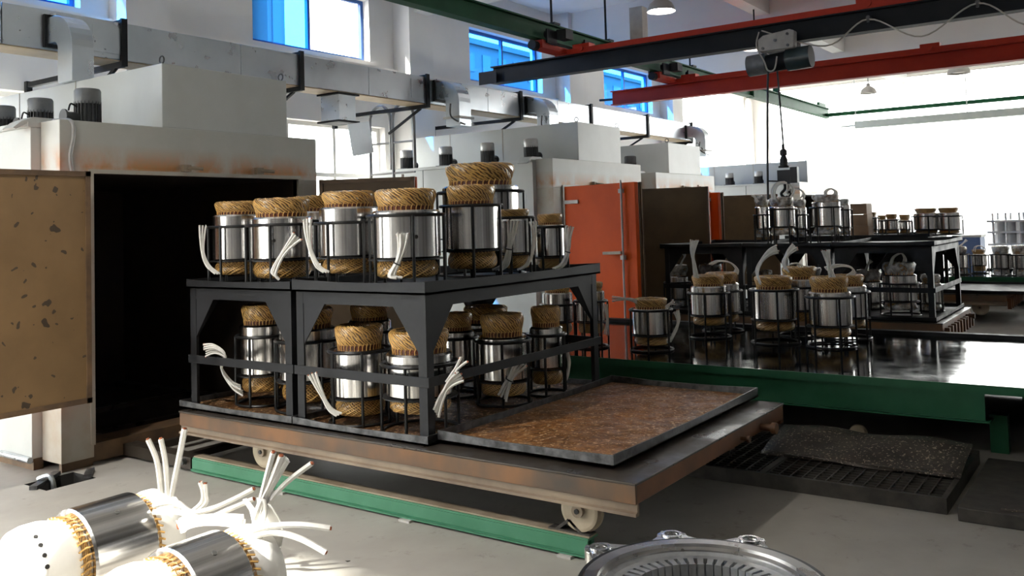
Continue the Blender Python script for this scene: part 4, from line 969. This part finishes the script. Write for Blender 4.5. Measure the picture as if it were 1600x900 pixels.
# ---- second rack, lower trays (film-wrapped)
G2, G2U = 'on the lower trays of the second rack', 'on the upper trays of the second rack'
W = dict(wrap=True, lace=14)
put('leftmost on the lower trays of the second rack', 11.5, 1041, 1076, 415.6, 432, 468, 482, 442, ZL, G2, [(3, [(1062, 418), (1066, 408), (1070, 400), (1068, 395)], -.1)], **W)
put('second from left on the lower trays of the second rack', 12.0, 1093, 1129, 414, 430, 466, 478, 440, ZL, G2, **W)
put('between the table leads on the second rack, lower left', 11.7, 1168, 1208, 424, 439, 474, 486, 447, ZL, G2, **W)
put('near the middle post of the second rack, lower', 12.1, 1250, 1284, 420, 434, 468, 480, 443, ZL, G2, **W)
put('second from right on the second rack, lower', 12.0, 1340, 1378, 423, 440, 474, 487, 450, ZL, G2, [(3, [(1352, 425), (1356, 414), (1362, 406)], -.1)], **W)
put('in the right bay of the second rack, wire-crowned', 11.35, 1381, 1431, 411.7, 430, 471.7, 485, 444, ZL, G2, [(5, [(1392, 415), (1396, 402), (1408, 396), (1414, 404), (1412, 414)], -.1, dict(tip=False))], **W)
put('at the open end of the second rack, lower', 11.9, 1440, 1470, 430, 443, 474, 486, 452, ZL, G2, **W)
# ---- second rack, upper trays
put('in front under the hook on the second rack', 11.35, 1203, 1241, 308, 322.4, 355, 367, 327, ZU, G2U, [(3, [(1210, 312), (1208, 298), (1216, 287), (1232, 286), (1238, 296), (1230, 306)], -.1, dict(r=.013, spread=.05, tip=False)), (2, [(1236, 296), (1248, 295), (1256, 303), (1252, 312)], -.1, dict(r=.012, tip=False))], **W)
put('left of the hooked one on the second rack', 11.75, 1180, 1202, 306, 323, 358, 370, 336, ZU, G2U, [(3, [(1184, 316), (1180, 309), (1176, 304)], -.1, dict(tip=False))], **W)
put('right behind the hooked one on the second rack', 12.0, 1239, 1260, 312, 324, 358, 370, 336, ZU, G2U, **W)
put('upright in the middle of the upper trays, second rack', 11.35, 1270, 1312, 304, 315, 354, 366, 324, ZU, G2U, [(3, [(1292, 310), (1290, 300), (1298, 295), (1306, 300), (1303, 310)], -.1, dict(r=.013, tip=False))], **W)
put('tucked right behind the middle one on the second rack', 12.1, 1302, 1328, 311, 320, 356, 367, 328, ZU, G2U, **W)
# ---- third rack and far table
G3, GF = 'on the far third rack', 'on the far green-edged table'
F_ = dict(lace=0, rods=4)
for i, (uL, uR, a, b_, where) in enumerate(((1349, 1371, 331, 339, 'first of the small ones on the far third rack'), (1371, 1386, 336, 343, 'second of the small ones on the far third rack'), (1384, 1403, 334, 342, 'third of the small ones on the far third rack'), (1405, 1423, 335, 344, 'fourth of the small ones on the far third rack'))):
    put(where, 15.4+.25*(i % 2), uL, uR, a, b_, 359, 364, b_+2, ZU, G3, **F_)
put('left one of the tall far pair against the light', 15.3, 1429, 1465, 325, 333, 359, 365, 338, ZU, G3, **F_)
put('right one of the tall far pair against the light', 15.3, 1466, 1499, 324, 332, 359, 365, 338, ZU, G3, **F_)
put('on the far table right of the second rack end', 17.8, 1484, 1511, 386, 398, 419, 428, 398, ZT, GF, [(3, [(1496, 388), (1505, 380), (1511, 374)], -.1)], wrap=True, lace=0)
put('dark one on the far table with a white loop', 18.1, 1519, 1541, 390, 397, 415, 424, 399, ZT, GF, [(2, [(1522, 393), (1524, 386), (1531, 384), (1538, 388), (1537, 393)], -.1, dict(tip=False))], lace=0)
put('wrapped one on the far table near the frame edge', 17.6, 1551, 1577, 385, 398, 420, 430, 398, ZT, GF, wrap=True, lace=0)
put('last one on the far table at the right edge', 17.6, 1582, 1610, 384, 397, 420, 430, 399, ZT, GF, wrap=True, lace=0)

# cartons, blue bin, pale shelf rack far behind
cx = thing('cardboard_box', tuple(at(1342, 366, X=14.95)), 'tall brown carton standing on the third rack by the middle stator', 'box')
a, b_ = at(1329, 366, X=14.95), at(1357, 366, X=14.95); zt = at(1342, 318, X=14.95).z
for k in range(3):
    z_ = ZU+(zt-ZU)*k/3; MB().box(14.95, b_.y+.005*k, z_+.002, 15.3, a.y-.004*k, ZU+(zt-ZU)*(k+1)/3).build('carton_layer', 'cardboard', cx, .004)
cx.location = (15.1, (a.y+b_.y)/2, ZU)
for o in cx.children: o.location = tuple(-Vector(cx.location)+Vector(tuple(at(1342, 366, X=14.95))))
bn = thing('plastic_bin', (17.6, at(1502, 400, X=17.6).y, ZT), 'blue bin with pale rim beside the tall far stators', 'bin')
yb0, yb1 = at(1527, 400, X=17.9).y, at(1484, 400, X=17.9).y; zb1 = at(1505, 372, X=17.9).z
bb = MB(); bb.box(18.35, yb0, ZT, 18.37, yb1, zb1); bb.box(18.9, yb0, ZT, 18.92, yb1, zb1); bb.box(18.37, yb0, ZT, 18.9, yb0+.02, zb1); bb.box(18.37, yb1-.02, ZT, 18.9, yb1, zb1); bb.box(18.37, yb0+.02, ZT, 18.9, yb1-.02, ZT+.02)
bb.build('bin_body', 'bin_blue', bn); rm = MB(); rm.box(18.33, yb0-.02, zb1, 18.94, yb1+.02, zb1+.04); rm.build('bin_lid', 'pale_steel', bn)
fr = thing('storage_rack', (21, 2.2, 0), 'pale post rack standing in the glare at the far right', 'rack')
ya, yb_ = at(1556, 380, X=21).y, at(1640, 380, X=21).y
for x in (20.7, 21.5):
    for k in range(5):
        y = ya+(yb_-ya)*k/4; MB().cyl((x, y, 0), (x, y, at(1580, 332, X=21).z), .022, 8).build('post', 'pale_rack', fr)
for v in (345, 362, 381, 397):
    z = at(1580, v, X=21).z; MB().box(20.65, yb_, z-.02, 21.55, ya+.1, z+.02).build('shelf', 'pale_rack', fr)
for i in range(5):
    for v, hh in ((362, .16), (381, .18)):
        y = ya+(yb_-ya)*(i+.5)/5; z = at(1580, v, X=21).z+.021
        t = thing('far_stator', (21.0, y, z), None, None)
        tag(t, 'pale stator, %s on the %s shelf of the far glaring rack' % (('leftmost', 'second from left', 'third from left', 'fourth from left', 'rightmost')[i], 'upper' if v == 362 else 'lower'), 'stator', 'stators on the far pale rack')
        MB().lathe([(0,0), (.13,0), (.13,hh), (.10,hh), (.10,hh+.06), (0,hh+.06)], (21.0, y, z), 20, smooth=False).build('core', 'pale_rack', t)

# ================================================================== FOREGROUND: two stators lying on the floor
def lying(y, u_core0, u_core1, v0, v1, R, lw, rw_, label):
    pa, pb = at(u_core0, v0, Z=2*R-.02), at(u_core1, v1, Z=2*R-.02)
    x0, x1 = pa.x, pb.x; yc = (pa.y+pb.y)/2; c = (0, yc, R)
    r = thing('motor_stator', ((x0+x1)/2, yc, 0), label, 'stator', 'stators lying on the floor')
    mb = MB(); mb.lathe([(.58*R, x0), (R-.01, x0), (R, x0+.01), (R, x1-.01), (R-.01, x1), (.58*R, x1)], c, 64, 'X', closed=True)
    for i in range(len(mb.f)): mb.sm[i] = (i % 6) == 2
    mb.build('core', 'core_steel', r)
    for s, xb, L_ in ((-1, x0, lw), (1, x1, rw_)):
        pr = [(.62,0), (.80,0), (.81,.12), (.86,.25), (.93,.5), (.93,.75), (.88,.93), (.78,1.0), (.68,.97), (.63,.85)]
        mb = MB(); mb.lathe([(q[0]*R, xb+s*q[1]*L_) for q in pr][::s], c, 48, 'X', closed=True); wo = mb.build('end_winding', 'paper_white', r)
        bd = MB(); bd.lathe([(.80*R, xb+s*.005), (.835*R, xb+s*.005), (.86*R, xb+s*.16*L_), (.81*R, xb+s*.16*L_)][::s], c, 48, 'X', closed=True); bd.build('slot_band', 'winding_tan', wo)
        lp = MB()
        for k in range(40):
            a = 2*math.pi*k/40; ca, sa = math.cos(a), math.sin(a)
            lp.tube([(xb+s*.002, c[1]+.84*R*ca, R+.84*R*sa), (xb+s*.10*L_, c[1]+.875*R*ca, R+.875*R*sa), (xb+s*.24*L_, c[1]+.90*R*math.cos(a+.06), R+.90*R*math.sin(a+.06))], R*.022, 4)
        o = lp.build('lacing_loops', 'lacing_tan', wo); o['kind'] = 'stuff'
    a = R_(58); e = Vector((0, -math.cos(a), math.sin(a)))
    p = Vector(((x0+x1)/2, yc, R)); MB().cyl(p+e*(R-.01), p+e*(R+.002), .011, 12).build('key_hole', 'pit_dark', r)
    return r, x0, x1, yc
RF = .215
f1, f1a, f1b, f1y = lying(0, 113, 206, 805, 775, RF, .25, .16, 'stator lying on the sunlit floor, farther of two, paper-covered ends')
f2, f2a, f2b, f2y = lying(0, 262, 350, 866, 836, RF, .22, .18, 'stator lying at the bottom edge, nearer of two, white leads')
for i in range(4):
    a = R_(20+14*i); e = Vector((-.0, -math.cos(a), math.sin(a)))
    p = Vector((f1a-.20, f1y, RF)); MB().cyl(p+e*(.88*RF), p+e*(.925*RF), .010, 8).build('vent_gap', 'pit_dark', f1)
d1_ = depth((f1b+.08, f1y, .4)); d2_ = depth((f2b+.08, f2y, .4))
BW = dict(r=.0125, spread=.03, fan=.0)
def lead1(root, pts, d, r=.0125, n=1): leads(root, n, [atd(u, v, d) for u, v in pts], r=r, spread=.02, fan=.01)
lead1(f1, [(258, 810), (252, 770), (245, 720), (231, 686)], d1_)
lead1(f1, [(262, 810), (262, 770), (258, 720), (251, 685)], d1_)
lead1(f1, [(262, 812), (268, 775), (280, 715), (289, 668)], d1_, .0145)
lead1(f1, [(300, 800), (316, 785), (318, 768), (313, 752)], d1_-.1)
lead1(f1, [(300, 805), (322, 786), (322, 772), (321, 756)], d1_-.1)
lead1(f1, [(240, 790), (275, 785), (300, 800), (330, 795), (365, 780), (398, 763)], d1_-.15)
lead1(f1, [(240, 800), (280, 800), (320, 810), (360, 795), (402, 777)], d1_-.2)
lead1(f2, [(400, 810), (408, 780), (418, 740), (428, 703)], d2_)
lead1(f2, [(402, 812), (412, 782), (430, 745), (446, 712)], d2_, .0155, 2)
lead1(f2, [(405, 815), (425, 780), (450, 752), (490, 722)], d2_)
lead1(f2, [(395, 830), (425, 822), (470, 820), (519, 826)], d2_-.05)
lead1(f2, [(395, 838), (430, 832), (470, 842), (509, 863)], d2_-.05)
lead1(f2, [(380, 815), (340, 812), (300, 815), (280, 822)], d2_+.05, .02, 3)
# paper tongue and tape around the lead exits
for root, (u, v), d in ((f1, (255, 800), d1_), (f2, (398, 815), d2_)):
    mb = MB(); p = atd(u, v, d)
    for k in range(9):
        for j in range(5):
            mb.v.append((p.x+.02+.05*math.sin(j*.8), p.y-.10+.025*k, p.z+.06-.055*j+.02*math.sin(k*1.1)))
    for k in range(8):
        for j in range(4): i0 = k*5+j; mb.face((i0, i0+1, i0+6, i0+5), True)
    o = mb.build('insulation_paper', 'paper_white', root); so = o.modifiers.new('s', 'SOLIDIFY'); so.thickness = .004
tg = atd(408, 798, d2_-.02)
mb = MB()
for k in range(7):
    for j in range(4): mb.v.append((tg.x+.01*math.sin(k), tg.y-.03+.02*j+.01*k*.3, tg.z+.05-.03*k))
for k in range(6):
    for j in range(3): i0 = k*4+j; mb.face((i0, i0+1, i0+5, i0+4), True)
o = mb.build('paper_tag', 'hoist_grey', f2); so = o.modifiers.new('s', 'SOLIDIFY'); so.thickness = .003

# ================================================================== FOREGROUND: big motor frame standing on the floor
ZR = .35; RR = .455; cc = at(1098, 908, Z=ZR); mx_, my_ = cc.x, cc.y
fm = thing('motor_housing', (mx_, my_, 0), 'large round cast motor housing with slotted bore at the bottom edge', 'motor housing')
C0 = (mx_, my_, 0)
MB().lathe([(.78*RR, 0), (.93*RR, 0), (.95*RR, .05), (.95*RR, .24), (1.0*RR, .27), (1.0*RR, ZR-.045), (.97*RR, ZR-.04), (.78*RR, ZR-.04)], C0, 96, closed=True, smooth=False).build('cast_shell', 'cast_alu', fm, .004)
MB().lathe([(.985*RR, ZR-.042), (1.0*RR, ZR-.035), (1.0*RR, ZR-.012), (.985*RR, ZR-.003), (.952*RR, ZR-.003), (.952*RR, ZR-.042)], C0, 96, closed=True).build('dark_rim', 'cage_black', fm)
MB().lathe([(.80*RR, ZR-.04), (.950*RR, ZR-.04), (.950*RR, ZR-.003), (.942*RR, ZR), (.835*RR, ZR), (.83*RR, ZR-.012), (.80*RR, ZR-.02)], C0, 96, closed=True, smooth=False).build('machined_ring', 'machined', fm)
MB().lathe([(.69*RR, ZR-.20), (.82*RR, ZR-.20), (.82*RR, ZR-.022), (.76*RR, ZR-.035), (.69*RR, ZR-.035)], C0, 96, closed=True, smooth=False).build('core_back', 'lamination', fm)
ns = 50
for k in range(ns):
    a = 2*math.pi*(k+.5)/ns; hw = math.pi/ns
    pts = []
    for rr, f_ in ((.695, .98), (.69, .60), (.60, .60), (.585, .60), (.56, .86)): pts.append((rr*RR, hw*f_))
    left = [(r*math.cos(a+t), r*math.sin(a+t)) for r, t in pts]; right = [(r*math.cos(a-t), r*math.sin(a-t)) for r, t in pts[::-1]]
    poly = left+right
    MB().prism([(mx_+x, my_+y, ZR-.20) for x, y in poly], (0, 0, .165)).build('stator_tooth', 'lamination', fm)
def lug(a, w_=.10):
    e = Vector((math.cos(a), math.sin(a), 0)); t = Vector((-e.y, e.x, 0)); base = Vector(C0)+e*(.97*RR); z0, z1 = ZR-.075, ZR-.012
    lr = .062; ctr = base+e*.068; n = 24; mb = MB(); hr = .030
    outer, inner = [], []
    for k in range(n):
        th = 2*math.pi*k/n; ca, sa = math.cos(th), math.sin(th)
        o_ = ctr + e*(lr*ca) + t*(lr*sa)
        if ca < -.1: o_ = base + e*(-.02) + t*(w_*1.25*(1 if sa > 0 else -1)*min(1, abs(sa)+.15))
        outer.append(o_); inner.append(ctr+e*(hr*ca)+t*(hr*sa))
    for L_ in (outer, inner):
        for z in (z0, z1): mb.v += [(p.x, p.y, z + (.0 if L_ is inner else random.uniform(-.004, .004))) for p in L_]
    for k in range(n):
        j = (k+1) % n
        mb.face((n+k, n+j, 3*n+j, 3*n+k)); mb.face((k, 2*n+k, 2*n+j, j)); mb.face((k, j, n+j, n+k)); mb.face((2*n+k, 3*n+k, 3*n+j, 2*n+j))
    mb.build('bolt_lug', 'cast_alu', fm, .006)
    MB().lathe([(hr, z1), (hr*1.45, z1), (hr*1.4, z1+.008), (hr, z1+.008)], ctr*1, 24, closed=True).build('lug_boss', 'cast_alu', fm)
def ang(u, v): p = at(u, v, Z=ZR-.05); return math.atan2(p.y-my_, p.x-mx_)
for u, v in ((928, 868), (1041, 836), (1186, 846)): lug(ang(u, v))
a_ = ang(1041, 836)
for k in (2.2, 3.2, 4.2): lug(a_+k)

# small litter on the floor
for i in range(14):
    u, v = random.uniform(20, 980), random.uniform(745, 890); p = at(u, v, Z=0)
    if 3.75 < p.x < 3.98 or p.x > 5.2 or p.y > 5.6: continue
    t = thing('paint_flake', (p.x, p.y, 0), 'small dark flake of debris on the concrete floor', 'debris', 'flakes of debris on the floor')
    a = random.uniform(0, 3); s_ = random.uniform(.006, .016)
    MB().prism([(p.x+s_*math.cos(a), p.y+s_*math.sin(a), .0005), (p.x+s_*.6*math.cos(a+2), p.y+s_*.6*math.sin(a+2), .0005), (p.x+s_*.8*math.cos(a+4), p.y+s_*.8*math.sin(a+4), .0005)], (0, 0, .002)).build('flake', 'grate_dark', t)
